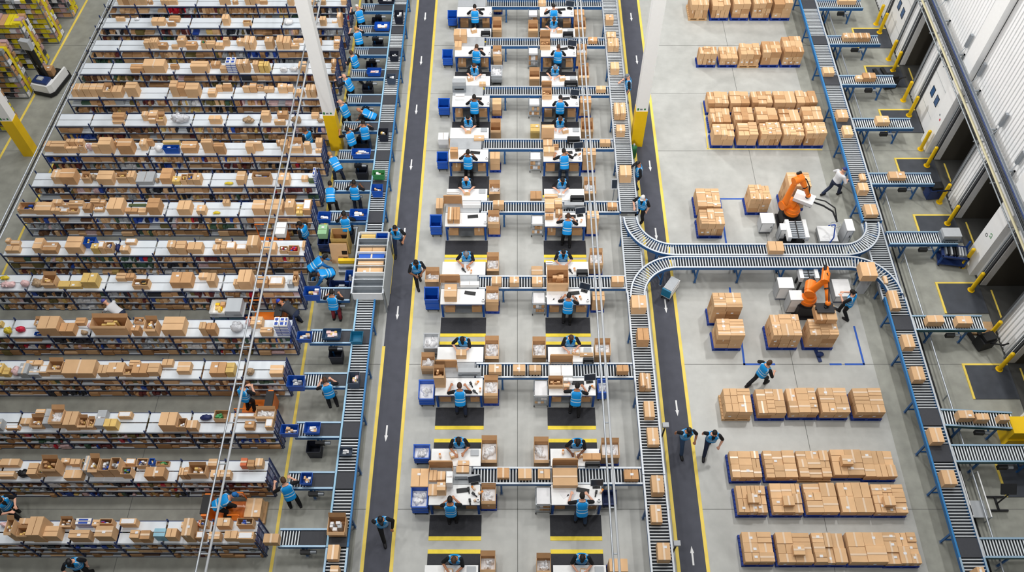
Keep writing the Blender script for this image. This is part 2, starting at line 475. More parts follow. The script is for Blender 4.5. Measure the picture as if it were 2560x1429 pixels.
for i, y in enumerate(ROWS):
    o = empty('shelving_row', 'navy steel shelving run with pale top, ' + rowname(i), 'shelving', (XLs, y, 0), 0, 'parallel shelving runs')
    for b in range(BAYS):
        inst('top_shelf', TOPM, o, (b * BW, 0, 0))
        for z in LEV: inst('shelf', LEVM, o, (b * BW, 0, z))
    for b in range(BAYS + 1):
        for yy in (0.0, DEP): inst('post', POST, o, (b * BW, yy, 0))
    inst('end_mesh_panel', ENDM, o, (BAYS * BW + .045, 0, 0))
# goods on the lower levels: far too many to count, one object
GM = [CARD, CARD2, CARD2, CARDIN, CARD, CARD2, M('goods_olive', (120, 108, 62), .7), M('goods_brown', (112, 78, 56), .7), KRAFT, PAPER, M('goods_dark', (44, 46, 56), .6), M('goods_maroon', (112, 52, 50), .6), PINKP, PBLUE, GREYW, M('goods_green', (70, 100, 80), .6), RED]
GW = [8, 11, 11, 12, 4, 8, 6, 9, 4, 5, 9, 4, 3, 3, 6, 4, 1.5]
random.seed(11)
goods = MB()
for i, y in enumerate(ROWS):
    for b in range(BAYS):
        for zi, z in enumerate(LEV):
            hm = .3
            theme = random.choices(GM, GW)[0]
            big = R() < (.25 if zi else .6)
            for side in (0, 1):
                x = XLs + b * BW + .05; xe = x + BW - .1
                while x < xe - .05:
                    wd = min(U(.2, .5) if big else U(.05, .17), xe - x)
                    if R() < .1 and not side: x += wd; continue
                    mt = theme if R() < .5 else random.choices(GM, GW)[0]
                    if big and R() < .75: mt = random.choice((CARD2, CARDIN, CARD))
                    h = U(.18, hm) if R() < .6 else U(.07, .18)
                    d = U(.24, .32)
                    if side == 0: goods.box(x + .004, y + (U(-.02, .07) if zi else U(-.05, .05)), z + .001, x + wd - .006, y + d, z + h, mt)
                    elif i < 12: pass
                    else: goods.box(x + .004, y + .36, z + .001, x + wd - .006, y + .64, z + h, mt)
                    x += wd
o = goods.build('stored_goods'); tag(o, 'mixed boxes and packets filling the lower levels of all the shelving runs', 'goods', None, 'stuff')
# boxes on the top shelves: left, right, back edge of top, front edge of top, foot of front (pixels of an enlarged view), kind
CR = {1: (0, 0, 2.977), 2: (560, 0, 2.978), 3: (0, 450, 2.977), 4: (560, 450, 2.978), 5: (0, 900, 2.702), 6: (500, 900, 2.702)}
SB = '''1 1|885 925 -25 -5 40,925 968 -25 -5 40,968 1010 -25 -5 40,1010 1055 -25 -5 40,1055 1098 -25 -5 40,1108 1140 0 12 35,1205 1262 -10 5 40,1262 1325 -10 5 38,1640 1720 -10 0 38,1735 1775 0 12 36,1830 1868 -20 -5 40,1870 1905 -20 -5 40
2 1|165 270 -40 -10 40,272 325 -5 10 35,480 525 -20 0 44,655 690 0 15 40,720 760 -10 10 40,875 955 -15 5 40
1 2|870 935 123 135 160,1000 1045 125 138 158 p,1137 1232 127 160 193,1265 1340 115 145 168,1252 1312 155 168 197 w,1665 1715 105 140 192,1815 1875 150 168 197 c
2 2|440 520 125 160 195 p,660 690 125 150 190,720 765 120 150 195,805 845 150 164 172 w,855 892 93 125 203,894 930 93 125 203
1 3|1085 1125 287 320 366,1127 1150 280 318 365,1152 1185 280 315 362,1187 1250 312 340 370,1283 1330 330 345 368,1332 1390 265 305 352,1392 1470 308 340 372,1507 1545 300 325 368 c,1547 1610 300 330 368,1612 1668 315 340 370,1672 1712 275 300 345,1770 1823 283 310 345,1827 1865 265 315 372,1867 1903 268 318 372
2 3|315 375 270 310 368,402 448 262 310 370,450 500 268 320 370,504 560 318 345 368,520 592 283 300 320,690 730 285 310 340,820 890 283 310 330 o,820 888 332 344 368 o
1 4|982 1080 477 510 545,1083 1240 437 490 545,1275 1335 475 492 518,1432 1560 453 495 545,1577 1645 452 480 510,1647 1697 485 512 545,1700 1737 425 470 550 W,1739 1772 425 470 550 W,1775 1820 440 478 543,1822 1865 437 475 543
2 4|230 268 450 480 543,272 308 455 490 545 y,312 345 455 490 545 y,415 483 490 505 545 p,487 552 488 505 540 p,563 620 455 495 545,805 875 437 465 500,802 870 504 518 545 o
1 5|545 588 620 665 722,590 638 620 665 722,640 688 620 665 722,690 738 620 665 722,740 790 620 665 722,793 848 635 675 728 o,850 920 635 685 728,957 1040 608 655 722,1288 1343 597 645 722,1345 1395 612 655 718,1398 1495 615 665 728,1555 1612 658 695 725,1618 1663 630 650 685,1665 1733 617 650 682,1815 1865 635 650 690
2 5|2 62 617 640 678,147 197 635 660 690,200 250 617 650 690,255 302 635 650 680 o,304 375 640 665 690,410 478 620 650 695,480 520 625 650 685,522 600 660 690 725,620 652 628 670 728,654 690 628 670 728,700 760 640 680 720,775 835 615 660 722
1 6|842 932 835 870 893,845 930 895 905 925,1070 1115 828 858 900,1118 1180 820 860 892,1115 1170 875 892 920,1182 1235 850 890 935 o,1272 1430 825 870 930 P,1567 1655 858 885 925,1805 1900 855 890 930 m
2 6|290 350 820 860 912,405 480 822 855 890,380 460 885 905 932,500 590 850 880 930 m,655 710 833 860 885,690 750 870 890 920 m
1 7|337 398 1047 1085 1130,400 508 1047 1090 1140,510 573 1030 1055 1080,575 635 1025 1055 1085,510 600 1088 1105 1140,602 650 1075 1090 1140 o,652 705 1055 1080 1130 k,707 760 1065 1090 1142,762 862 1020 1075 1145,865 897 1035 1060 1100,900 1005 1030 1085 1150,1055 1108 1030 1075 1120,1110 1150 1030 1050 1090,1152 1222 1063 1100 1145 p,1228 1350 1042 1058 1074 y,1228 1345 1080 1105 1145 B,1362 1475 1050 1100 1140,1525 1605 1032 1060 1140,1612 1685 1060 1090 1150,1843 1900 1050 1090 1145
2 7|175 290 1047 1090 1145,400 440 1040 1055 1078,435 488 1035 1080 1145,490 590 1045 1090 1140 o,613 655 1050 1080 1145,690 770 1020 1060 1100,685 760 1105 1120 1140
1 8|408 470 1260 1310 1368,472 580 1253 1310 1375,628 688 1290 1315 1365 o,690 736 1280 1305 1355 m,740 855 1268 1325 1378,885 965 1290 1310 1365 o,970 1020 1268 1310 1370,1022 1150 1275 1345 1378 g,1155 1190 1310 1335 1370 m,1207 1287 1250 1320 1370,1290 1350 1310 1345 1375 y,1355 1400 1295 1335 1375 c,1402 1448 1290 1330 1375 c,1450 1505 1287 1330 1378,1665 1745 1345 1360 1380 Y,1770 1832 1272 1330 1378
2 8|225 360 1278 1310 1375 c,410 495 1285 1330 1380,580 630 1305 1330 1355,635 680 1325 1340 1365 G,690 735 1245 1290 1370 W
3 9|120 145 195 215 255,147 272 165 205 250 c,275 395 158 210 258,400 470 137 165 200,398 460 205 215 258,475 515 165 180 205,517 625 150 172 195,462 515 212 225 258 w,520 590 205 225 255 o,630 688 170 200 245,690 755 118 155 185,705 780 190 210 240 o,757 790 135 165 195,815 925 130 195 258,960 1090 180 188 198 G,940 1033 205 225 255,1036 1095 205 230 260,1115 1205 133 180 260,1335 1430 150 200 262,1475 1540 185 215 262,1580 1645 225 238 258 Y,1665 1715 120 160 195
4 9|225 315 148 190 262,320 445 140 200 262,468 535 138 180 260,540 592 180 210 235 y,540 590 225 240 268 y,597 680 140 205 262 w
3 10|25 88 418 450 475,90 155 447 470 495,52 155 487 515 545,265 330 430 490 545,332 435 463 510 550,513 632 418 480 550,637 725 425 460 515 B,700 757 465 490 550 y,760 798 455 480 550 w,800 855 460 490 545 c,862 903 458 500 550 N,906 970 485 510 552,940 1020 433 460 485 w,1268 1328 448 475 552,1330 1400 450 485 555,1408 1515 460 500 552,1610 1658 435 455 472,1597 1650 478 500 552,1660 1697 455 490 550,1700 1765 458 490 555 w,1770 1850 475 500 552 w
4 10|190 270 410 460 545,290 395 460 500 555,420 478 490 515 550 c,482 560 485 520 558 c,587 625 450 490 525
3 11|0 75 700 720 750 Y,0 130 740 770 810 k,155 228 730 760 805 k,232 328 720 760 810 m,332 430 705 750 805 o,440 620 750 785 810 y,630 740 690 740 805 y,875 948 690 720 755,950 1010 692 715 750,1000 1120 735 770 815 c,1285 1440 683 745 805,1487 1555 685 715 745,1560 1620 690 730 800,1750 1788 735 760 810,1790 1885 665 730 815
4 11|245 335 715 750 805,343 450 718 765 803 w,480 522 740 760 805 g,525 600 700 730 790 o
3 12|0 28 1045 1070 1100 y,30 95 1080 1110 1155 Y,120 195 1070 1105 1145 R,275 315 1030 1060 1100 o,317 462 1010 1080 1160,265 312 1132 1145 1160 B,465 570 1062 1110 1160,572 645 1017 1055 1085,600 660 1108 1130 1165 m,650 712 1045 1080 1120 k,715 980 1020 1060 1155 o,1005 1080 1030 1052 1075 o,1002 1060 1078 1100 1160,1100 1190 1035 1085 1160 o,1228 1385 1015 1095 1160,1510 1557 1055 1080 1160,1560 1625 1060 1090 1160,1715 1820 1035 1090 1150 P
4 12|160 208 1015 1050 1100 k,210 295 1015 1060 1105,280 370 1095 1120 1162,400 438 1020 1050 1160 W,440 480 1020 1050 1160 W,482 525 1020 1050 1160 W
5 13|0 32 20 60 110 y,35 78 50 75 115 y,80 145 20 60 120 k,147 208 20 60 120 g,180 290 0 20 40,212 283 60 75 120 g,285 338 35 60 110 w,345 442 5 35 100 o,440 650 -5 60 118,680 738 30 60 115,740 850 15 55 110,850 905 55 70 115 o,880 950 0 20 45,907 1008 20 60 115,1012 1090 18 55 108,1100 1175 -8 15 50,1208 1295 10 50 97,1430 1535 12 60 115,1540 1595 15 50 115 y
6 13|310 375 35 60 115 m,480 585 32 65 115
5 14|0 30 395 430 480 g,50 140 440 450 475 w,150 218 390 415 445,222 308 382 420 465 o,283 345 330 345 370,312 362 325 400 460 g,365 455 330 375 460 o,457 545 345 400 475,547 608 385 415 470 o,610 655 395 420 470 o,657 718 330 420 465 g,722 805 395 420 475 y,810 900 347 365 400 w,1100 1213 350 390 492,1215 1272 390 420 485 c,1275 1345 405 430 485,1350 1440 358 380 415 N,1455 1550 335 375 420 c
6 14|240 385 358 370 395 w,387 520 318 355 415 o,310 375 410 435 475,450 500 390 430 475 w
5 15|0 20 670 700 730,22 145 650 690 725,5 115 748 765 805,118 210 730 760 800 K,212 277 693 740 800,280 318 710 740 790 c,320 428 655 690 785 o,430 488 650 680 715,490 555 652 685 720,450 570 740 770 820,572 600 665 700 760 c,602 640 645 700 790 g,642 708 658 690 790 o,710 780 665 700 790 c,782 850 657 690 790 c,865 930 640 690 710 w,840 910 720 740 800 c,935 1010 655 695 735 c,1000 1130 720 755 815,1060 1150 680 700 718 c,1022 1055 665 690 712 B,1230 1262 725 745 805,1264 1290 720 745 805,1292 1410 705 735 800 o,1420 1480 665 690 738,1435 1500 740 765 810,1502 1570 740 765 810
6 15|285 328 657 690 735 n,330 378 672 695 740,382 435 662 690 735
5 16|0 80 1085 1110 1135 k,105 155 1075 1110 1220 o,158 233 1060 1090 1120,158 233 1130 1150 1222 o,236 328 1055 1135 1230,330 425 1118 1160 1220,428 510 1065 1095 1140 o,535 637 1060 1085 1130 W,497 635 1145 1170 1230,640 698 1075 1100 1135,700 790 1070 1095 1110 c,672 790 1118 1160 1222,830 940 1063 1085 1130 w,905 968 1145 1170 1230,970 1035 1148 1180 1235,1065 1143 1135 1160 1220 L,1145 1215 1135 1165 1222,1240 1263 1090 1110 1150,1265 1338 1065 1140 1230,1342 1380 1080 1100 1130 n,1342 1400 1155 1180 1225 w
6 16|2 68 1075 1100 1140 c,130 220 1055 1095 1145,75 150 1158 1185 1228,180 265 1150 1180 1225,267 375 1065 1085 1140 c,270 380 1158 1180 1235 w'''
LBLUE = M('light_blue_print', (150, 196, 214), .6)
ROWB = [[] for _ in range(NR)]
for ln in SB.split('\n'):
    hd, body = ln.split('|'); ci, ri = map(int, hd.split())
    ox, oy, s = CR[ci]
    yf = ROWS[ri - 1]
    for it in body.split(','):
        q = it.split(); xl, xr, yk, yt, yb = [float(k) for k in q[:5]]; kd = q[5] if len(q) > 5 else 'b'
        yk, yt, yb = oy + yk / s, oy + yt / s, oy + yb / s
        xl, xr = ox + xl / s, ox + xr / s
        yt = yb - (yb - yt) * (1 if ri < 8 else .85 if ri == 8 else .7 if ri < 13 else .52)
        a = P(xl, yb, ZT); b = P(xr, yb, ZT)
        Y0 = min(max(a[1], yf + .03), yf + DEP - .2)
        h = .05
        while V(Y0, ZT + h) > yt and h < .8: h += .005
        Y1 = min(P(xl, yk, ZT + h)[1], yf + DEP - .025)
        Y1 = max(Y1, Y0 + .1)
        ROWB[ri - 1].append([min(max(a[0], XLs + .03), XR - .1), min(b[0] - .01, XR - .012), Y0, Y1, h, kd])
random.seed(5)
for i, bs in enumerate(ROWB):
    for n in range(len(bs)):                    # push apart boxes that would share space
        for m_ in range(n):
            A, B = bs[n], bs[m_]
            ox = min(A[1], B[1]) - max(A[0], B[0]); oy = min(A[3], B[3]) - max(A[2], B[2])
            if ox > 0 and oy > 0:
                if ox < oy:
                    L_, R_ = (A, B) if A[0] + A[1] < B[0] + B[1] else (B, A)
                    c = (min(L_[1], R_[1]) + max(L_[0], R_[0])) / 2
                    L_[1] = c - .004; R_[0] = c + .004
                else:
                    L_, R_ = (A, B) if A[2] + A[3] < B[2] + B[3] else (B, A)
                    c = min(max((L_[3] + R_[2]) / 2, L_[2] + .08), R_[3] - .08)
                    L_[3] = c - .004; R_[2] = c + .004
    bs.sort(key=lambda q: q[0] + q[1])
    for n, (x0, x1, y0, y1, h, kd) in enumerate(bs):
        if x1 - x0 < .05: x1 = x0 + .05
        if y1 - y0 < .06: y1 = y0 + .06
        pos = ', %s from left, %s' % (ORD[n + 1], rowname(i))
        tall = 'tall ' if h > 1.3 * (x1 - x0) else ('flat ' if h < .4 * (x1 - x0) else '')
        a = (x0, x1, y0, y1, ZT + .003, h)
        g = 'boxes on the top shelves'
        if kd == 'b': carton('shelf_carton', tall + 'tan carton' + pos, *a, group=g, tape=.3, lab=.22)
        elif kd == 'o': open_carton('open_carton', tall + 'open carton' + pos, *a, group=g, fill=random.choice(['w', [CARD, CARDIN, KRAFT], [CARD2, PAPER, KRAFT]]))
        elif kd == 'c': open_carton('display_carton', 'carton of coloured packs' + pos, *a, group=g, fill=random.choice([[PBLUE, PAPER, RED], [PBLUE, KRAFT, DARK, PAPER], [GREEN, KRAFT, PBLUE], [PAPER, GREYW, PBLUE]]), flaps=False)
        elif kd == 'w':
            o = carton('white_topped_carton', tall + 'carton with white sheet on it' + pos, *a, group=g, tape=0, lab=0)
            w_, d_ = (x1 - x0) * .8, (y1 - y0) * .75
            MB().box(-w_ / 2, -d_ / 2, h + .008, w_ / 2, d_ / 2, h + .014, PAPER).build('paper_sheet', o)
        elif kd == 'W':
            o = carton('white_carton', tall + 'white carton with blue print' + pos, *a, group=g, mat=WHITE, tape=0, lab=0)
            mb = MB(); w_, d_ = x1 - x0 + .012, y1 - y0 + .012
            for k in range(max(2, int(h / .1))):
                z = .03 + k * .1
                if z + .035 < h: mb.box(-w_ / 2, -d_ / 2, z, w_ / 2, d_ / 2, z + .035, PBLUE)
            mb.box(-w_ * .3, -d_ * .4, h + .005, w_ * .3, -d_ * .1, h + .01, PBLUE).box(-w_ * .3, d_ * .1, h + .005, w_ * .3, d_ * .35, h + .01, PBLUE)
            mb.build('printed_band', o)
        elif kd == 'B': tote('blue_bin', 'blue plastic bin' + pos, *a, TOTE, group=g, fill=[PAPER, PBLUE, KRAFT])
        elif kd in 'pPkmYKRN':
            mt, wd = {'p': (PAPER, 'white plastic bag'), 'P': (PLASTIC, 'large clear plastic sack'), 'k': (PINKP, 'pale pink plastic pack'), 'm': (M('bag_mixed', (176, 150, 120), .5, noise=.25, scale=18, bump=.3), 'crumpled brown bag'), 'Y': (M('bag_yellow', (226, 202, 60), .5, bump=.2), 'yellow bag'), 'K': (DARK, 'black plastic bag'), 'R': (M('bag_red', (206, 40, 70), .45, noise=.2, scale=12, bump=.3), 'red bag'), 'N': (M('bag_navy', (34, 44, 96), .5, bump=.2), 'navy bag')}[kd]
            bag('shelf_bag', wd + pos, *a, mt, group=g)
        else:
            mt, wd = {'y': (KRAFT, 'yellowish box'), 'g': (GREYW, 'grey box'), 'G': (M('green_pack', (74, 96, 60), .6), 'green pack'), 'L': (LBLUE, 'light blue box'), 'n': (M('orange_pack', (216, 112, 70), .6), 'orange box')}[kd]
            carton('coloured_box', tall + wd + pos, *a, group=g, mat=mt, tape=.2, lab=.3, cat='box')
# ---------------------------------------------------------------- conveyors
ROLLM = {}
def roller_mesh(w, r=.025):
    k = (round(w, 3), r)
    if k not in ROLLM:
        ROLLM[k] = MB().cyl((0, -w / 2, 0), (0, w / 2, 0), r, ROLL, 8).mesh('roller')
    return ROLLM[k]
LEGM = {}
def leg_mesh(w, z):
    k = (round(w, 3), round(z, 2))
    if k not in LEGM:
        mb = MB()
        for s in (-1, 1):
            mb.box(-.03, s * w / 2 - .025, 0.012, .03, s * w / 2 + .025, z - .12, BLUEF)
            mb.box(-.06, s * w / 2 - .05, 0, .06, s * w / 2 + .05, .012, GREY)
        mb.box(-.02, -w / 2, .22, .02, w / 2, .26, BLUEF).box(-.02, -w / 2, z - .2, .02, w / 2, z - .14, BLUEF)
        LEGM[k] = mb.mesh('support_leg')
    return LEGM[k]
def rail_mb(L, w, z, s, blue=BLUEF, top=RAILT):
    y = s * w / 2
    return MB().box(0, y - .026, z - .13, L, y + .026, z + .015, blue).box(0, y - .03, z + .015, L, y + .03, z + .03, top)
def conveyor(label, a, b, w=.56, z=.9, segs=None, pitch=.1, group=None, name='roller_conveyor', rails=(1, 1), blue=BLUEF, top=RAILT, legstep=1.6, drive=False, tops=None):
    a = Vector(a); b = Vector(b); d = b - a; L = d.length
    o = empty(name, label, 'conveyor', (a.x, a.y, 0), math.atan2(d.y, d.x), group)
    for s, on in ((-1, rails[0]), (1, rails[1])):
        if on: rail_mb(L, w, z, s, blue, (tops or (top, top))[s > 0]).build('side_rail', o)
    wi = w - .06
    MB().box(0, -w / 2 + .03, z - .125, L, w / 2 - .03, z - .115, GAPSHADE).build('gap_shade_sheet', o)  # dark sheet added under the rollers so the gaps look shaded
    for s0, s1, kd in segs or [(0, L, 'r')]:
        if kd == 'b':
            MB().box(s0 + .01, -wi / 2, z - .06, s1 - .01, wi / 2, z - .005, BELT).build('belt', o)
        else:
            n = max(1, int((s1 - s0) / pitch)); st = (s1 - s0) / n
            for k in range(n):
                inst('roller', roller_mesh(wi), o, (s0 + (k + .5) * st, 0, z - .03))
    n = max(1, round(L / legstep))
    for k in range(n):
        inst('support_leg', leg_mesh(w, z), o, ((k + .5) * L / n, 0, 0))
    if drive:
        m_ = MB().box(L * .45, -w / 2 - .16, z - .3, L * .45 + .3, -w / 2 - .04, z - .14, DARK).build('drive_motor', o)
        MB().cyl((L * .45 + .3, -w / 2 - .1, z - .22), (L * .45 + .48, -w / 2 - .1, z - .22), .06, GREY, 10).build('gearbox', m_)
    return o
def curve_conveyor(label, cx, cy, r, a0, a1, w, z, group=None, blue=BLUEF):
    o = empty('curved_conveyor', label, 'conveyor', (cx, cy, 0), 0, group)
    n = 18
    for rr in (r - w / 2, r + w / 2):
        mb = MB(); rings = []
        for k in range(n + 1):
            t = a0 + (a1 - a0) * k / n; c, s = math.cos(t), math.sin(t)
            rings.append([((rr + q) * c, (rr + q) * s, zz) for q, zz in ((-.03, z - .13), (.03, z - .13), (.03, z + .015), (-.03, z + .015))])
        mb.loft(rings, blue, True, False)
        rings = [[((rr + q) * math.cos(a0 + (a1 - a0) * k / n), (rr + q) * math.sin(a0 + (a1 - a0) * k / n), zz) for q, zz in ((-.03, z + .015), (.03, z + .015), (.03, z + .032), (-.03, z + .032))] for k in range(n + 1)]
        mb.loft(rings, RAILG, True, False)
        mb.build('side_rail', o)
    m = max(4, int(abs(a1 - a0) * r / .1))
    for k in range(m):
        t = a0 + (a1 - a0) * (k + .5) / m
        inst('roller', roller_mesh(w - .07), o, (r * math.cos(t), r * math.sin(t), z - .03), t + math.pi / 2)
    for t in (a0 + (a1 - a0) * .25, a0 + (a1 - a0) * .75):
        inst('support_leg', leg_mesh(w, z), o, (r * math.cos(t), r * math.sin(t), 0), t + math.pi / 2)
    return o
ZC = .9
ZTOP = ZC + .004
# left line
SPV = [20, 74, 129, 185, 248, 317, 388, 465, 542, 735, 841, 950, 1074, 1200, 1344]
SPY = [P(950, v, ZC)[1] for v in SPV]
LX = -5.36
nS = len(SPV)
def spurname(k): return ORD[nS - k] + ' spur from front'
for k in range(nS):
    y = SPY[k]
    y1 = (SPY[k - 1] - .28) if k else 35.6
    if k == 9: y = 17.55; y1 = None
    if k == 8: y0 = y - .28
    if y1:
        st = y - .28 if k != 8 else y - .28
        if k == 10: y1 = 17.35
        L = y1 - st
        conveyor('left line roller section running back from the ' + spurname(k), (LX, st), (LX, y1), .62, ZC, [(0, .56, 'b'), (.56, L, 'r')], group='left conveyor line', legstep=2.0, tops=(RAILB, M('rail_light_blue', (150, 196, 224), .4)))
    if k == 9: y = SPY[9]
    xe = LX - .35 if k != 9 else -5.95
    conveyor('short spur from a shelf run to the left line, ' + spurname(k), (-7.15, y), (xe, y), .52, ZC, [(0, .62, 'r'), (.62, abs(xe + 7.15), 'b')], .08, 'spurs at the ends of the shelving', name='spur_conveyor', legstep=1.2, drive=True)
conveyor('left line roller section running out of the frame at the front', (LX, 6.6), (LX, SPY[-1] - .3), .62, ZC, None, group='left conveyor line')
conveyor('left line roller section behind the tall sorting rack', (LX, 20.15), (LX, SPY[8] - .3), .62, ZC, None, group='left conveyor line')
for k in (0, 1, 2, 3, 4, 5, 6, 8, 10, 12):
    x_ = -6.45 + U(-.15, .25)
    tote('floor_tote', 'black bin standing on the floor under the ' + spurname(k), x_ - .22, x_ + .22, SPY[k] - .62, SPY[k] - .22, .003, .55, M('tote_black', (34, 38, 52), .5), 'black bins under the spurs')
# middle line
Sv = [8, 105, 227, 360, 517, 705, 925, 1188]
SYC = [P(1290, v, .88)[1] for v in Sv] + [7.0]
NS = 9
def packrow(i): return ORD[NS - i] + ' packing row from front'
MX0, MX1 = 4.02, 4.66
MXC = (MX0 + MX1) / 2
for i in range(8):
    y0 = SYC[i] + .02; y1 = SYC[i - 1] if i else 35.6
    if i <= 4: 
        if i == 4: y0 = SYC[4] - .25
        conveyor('middle line roller section running back from the ' + packrow(i), (MXC, y0), (MXC, y1), .66, ZC, None, .1, 'middle conveyor line', legstep=2.2, top=RAILG)
    elif i >= 6:
        conveyor('middle line roller section running back from the ' + packrow(i), (MXC, y0), (MXC, y1 if i > 6 else 17.7), .66, ZC, None, .1, 'middle conveyor line', legstep=2.2, top=RAILG)
conveyor('middle line roller section in front of the ' + packrow(7), (MXC, 6.4), (MXC, SYC[7]), .66, ZC, None, .1, 'middle conveyor line', legstep=2.2, top=RAILG)
conveyor('low darker link between the two bends of the middle line', (MXC, 17.72), (MXC, 21.35), .66, ZC - .18, None, .1, 'middle conveyor line', blue=GREY, top=STEEL)
for i in range(8):
    conveyor('packing spur of thin rollers crossing between benches, ' + packrow(i), (-1.35, SYC[i]), (MX0 - .05, SYC[i]), .52, .868, None, .1, 'packing spurs', name='packing_conveyor', legstep=1.9, top=RAILG)
# transfer lines across the walkway
YA, YB = 19.52, 18.95
wA = .48
conveyor('long crossing conveyor, the one farther back, over the walkway', (5.9, YA), (12.2, YA), wA, .98, None, .1, 'crossing conveyors', legstep=1.5, top=RAILG)
conveyor('long crossing conveyor, the one nearer the front, over the walkway', (5.9, YB), (12.2, YB), wA, .98, None, .1, 'crossing conveyors', legstep=1.5, top=RAILG)
curve_conveyor('bend leading from the middle line to the farther crossing conveyor', 5.9, YA + 1.55, 1.55, math.pi, 1.5 * math.pi, wA, .98, 'conveyor bends')
curve_conveyor('bend leading from the nearer crossing conveyor down to the middle line', 5.9, YB - 1.55, 1.55, math.pi / 2, math.pi, wA, .98, 'conveyor bends')
curve_conveyor('bend leading from the farther crossing conveyor to the right line', 12.2, YA + 1.3, 1.3, 1.5 * math.pi, 2 * math.pi, wA, .98, 'conveyor bends')
curve_conveyor('bend leading from the right line to the nearer crossing conveyor', 12.2, YB - 1.4, 1.4, 0, math.pi / 2, wA, .98, 'conveyor bends')
# right line, dock branches
DV = [(10, 2155), (100, 2198), (200, 2237), (308, 2280), (446, 2332), (594, 2390), (806, 2460), (1042, 2548), (1132, 2700), (1368, 2700)]
DY = [P(2150, v, .9)[1] for v, _ in DV]
RXC = 13.58
nD = len(DV)
def dockname(k): return ORD[nD - k] + ' dock branch from front'
for k in range(nD):
    y0 = DY[k] - .3; y1 = (DY[k - 1] - .3) if k else 35.6
    L = y1 - y0
    g = (0, .6, 'b') if k not in (4, 5) else (0, .6, 'r')
    if k in (5, 6):                       # the stretch under the bends lies lower
        ya_, yb_ = (y0, 20.95) if k == 5 else (17.45, y1)
        conveyor('low right line section under the bends, %s part' % ('farther' if k == 5 else 'nearer'), (RXC, ya_), (RXC, yb_), .72, ZC - .18, None, .1, 'right conveyor line', tops=(RAILG, RAILG), blue=GREY)
        if k == 5: y0 = 20.95
        else: y1 = 17.45
        L = y1 - y0
    conveyor('right line roller section running back from the ' + dockname(k), (RXC, y0), (RXC, y1), .72, ZC, [g, (.6, L, 'r')], .1, 'right conveyor line', legstep=2.0, drive=k > 5, tops=(RAILG, RAILB), blue=M('right_line_blue', (34, 104, 164), .45))
conveyor('right line roller section in front of the ' + dockname(9), (RXC, 6.4), (RXC, DY[9] - .3), .72, ZC, None, .1, 'right conveyor line')
for k in range(nD):
    xe = P(DV[k][1], DV[k][0], .9)[0] if k < 7 else (16.3 if k == 7 else 17.1)
    L = xe - (RXC + .4)
    ya, yb_ = DY[k], DY[k] - (.12 if k in (7,) else 0)
    conveyor('dock branch of steel rollers toward the loading doors, ' + dockname(k), (RXC + .4, ya), (xe, yb_), .56, .88, None, .09, 'dock branches', name='dock_conveyor', blue=BLUEF if k < 6 else M('conveyor_green', (30, 84, 92), .5), legstep=1.3, drive=True)
# ---------------------------------------------------------------- people
def remesh(mb, name, voxel, sm=2):
    o = bpy.data.objects.new('tmp', mb.mesh('tmp'))
    sc.collection.objects.link(o)
    m = o.modifiers.new('r', 'REMESH'); m.mode = 'VOXEL'; m.voxel_size = voxel; m.use_smooth_shade = True
    if sm:
        s = o.modifiers.new('s', 'SMOOTH'); s.iterations = sm; s.factor = .5
    dg = bpy.context.evaluated_depsgraph_get()
    me = bpy.data.meshes.new_from_object(o.evaluated_get(dg))
    bpy.data.objects.remove(o)
    me.name = name
    me.materials.clear()
    for mt in mb.mats[:1]: me.materials.append(mt)
    return me
def ring(c, ax, ay, a, b, n=20, p=2.4):
    out = []
    for i in range(n):
        t = 2 * math.pi * i / n
        ct, st = math.cos(t), math.sin(t)
        out.append(c + ax * (a * math.copysign(abs(ct) ** (2 / p), ct)) + ay * (b * math.copysign(abs(st) ** (2 / p), st)))
    return out
def ik(a, t, l1, l2, pole):
    a, t = Vector(a), Vector(t); d = t - a; L = min(d.length, (l1 + l2) * .995); u = d.normalized()
    x = (l1 * l1 - l2 * l2 + L * L) / (2 * L); h = math.sqrt(max(0, l1 * l1 - x * x))
    pl = Vector(pole); pl = (pl - u * pl.dot(u)).normalized()
    return a + u * x + pl * h, a + u * L
def limb(mb, pts, rs, mat, n=10):
    for (a, ra), (b, rb) in zip(zip(pts, rs), list(zip(pts, rs))[1:]):
        mb.cyl(a, b, ra, mat, n, rb)
        mb.ell(b, (rb, rb, rb), mat, nu=10, nv=6)
    mb.ell(pts[0], (rs[0],) * 3, mat, nu=10, nv=6)
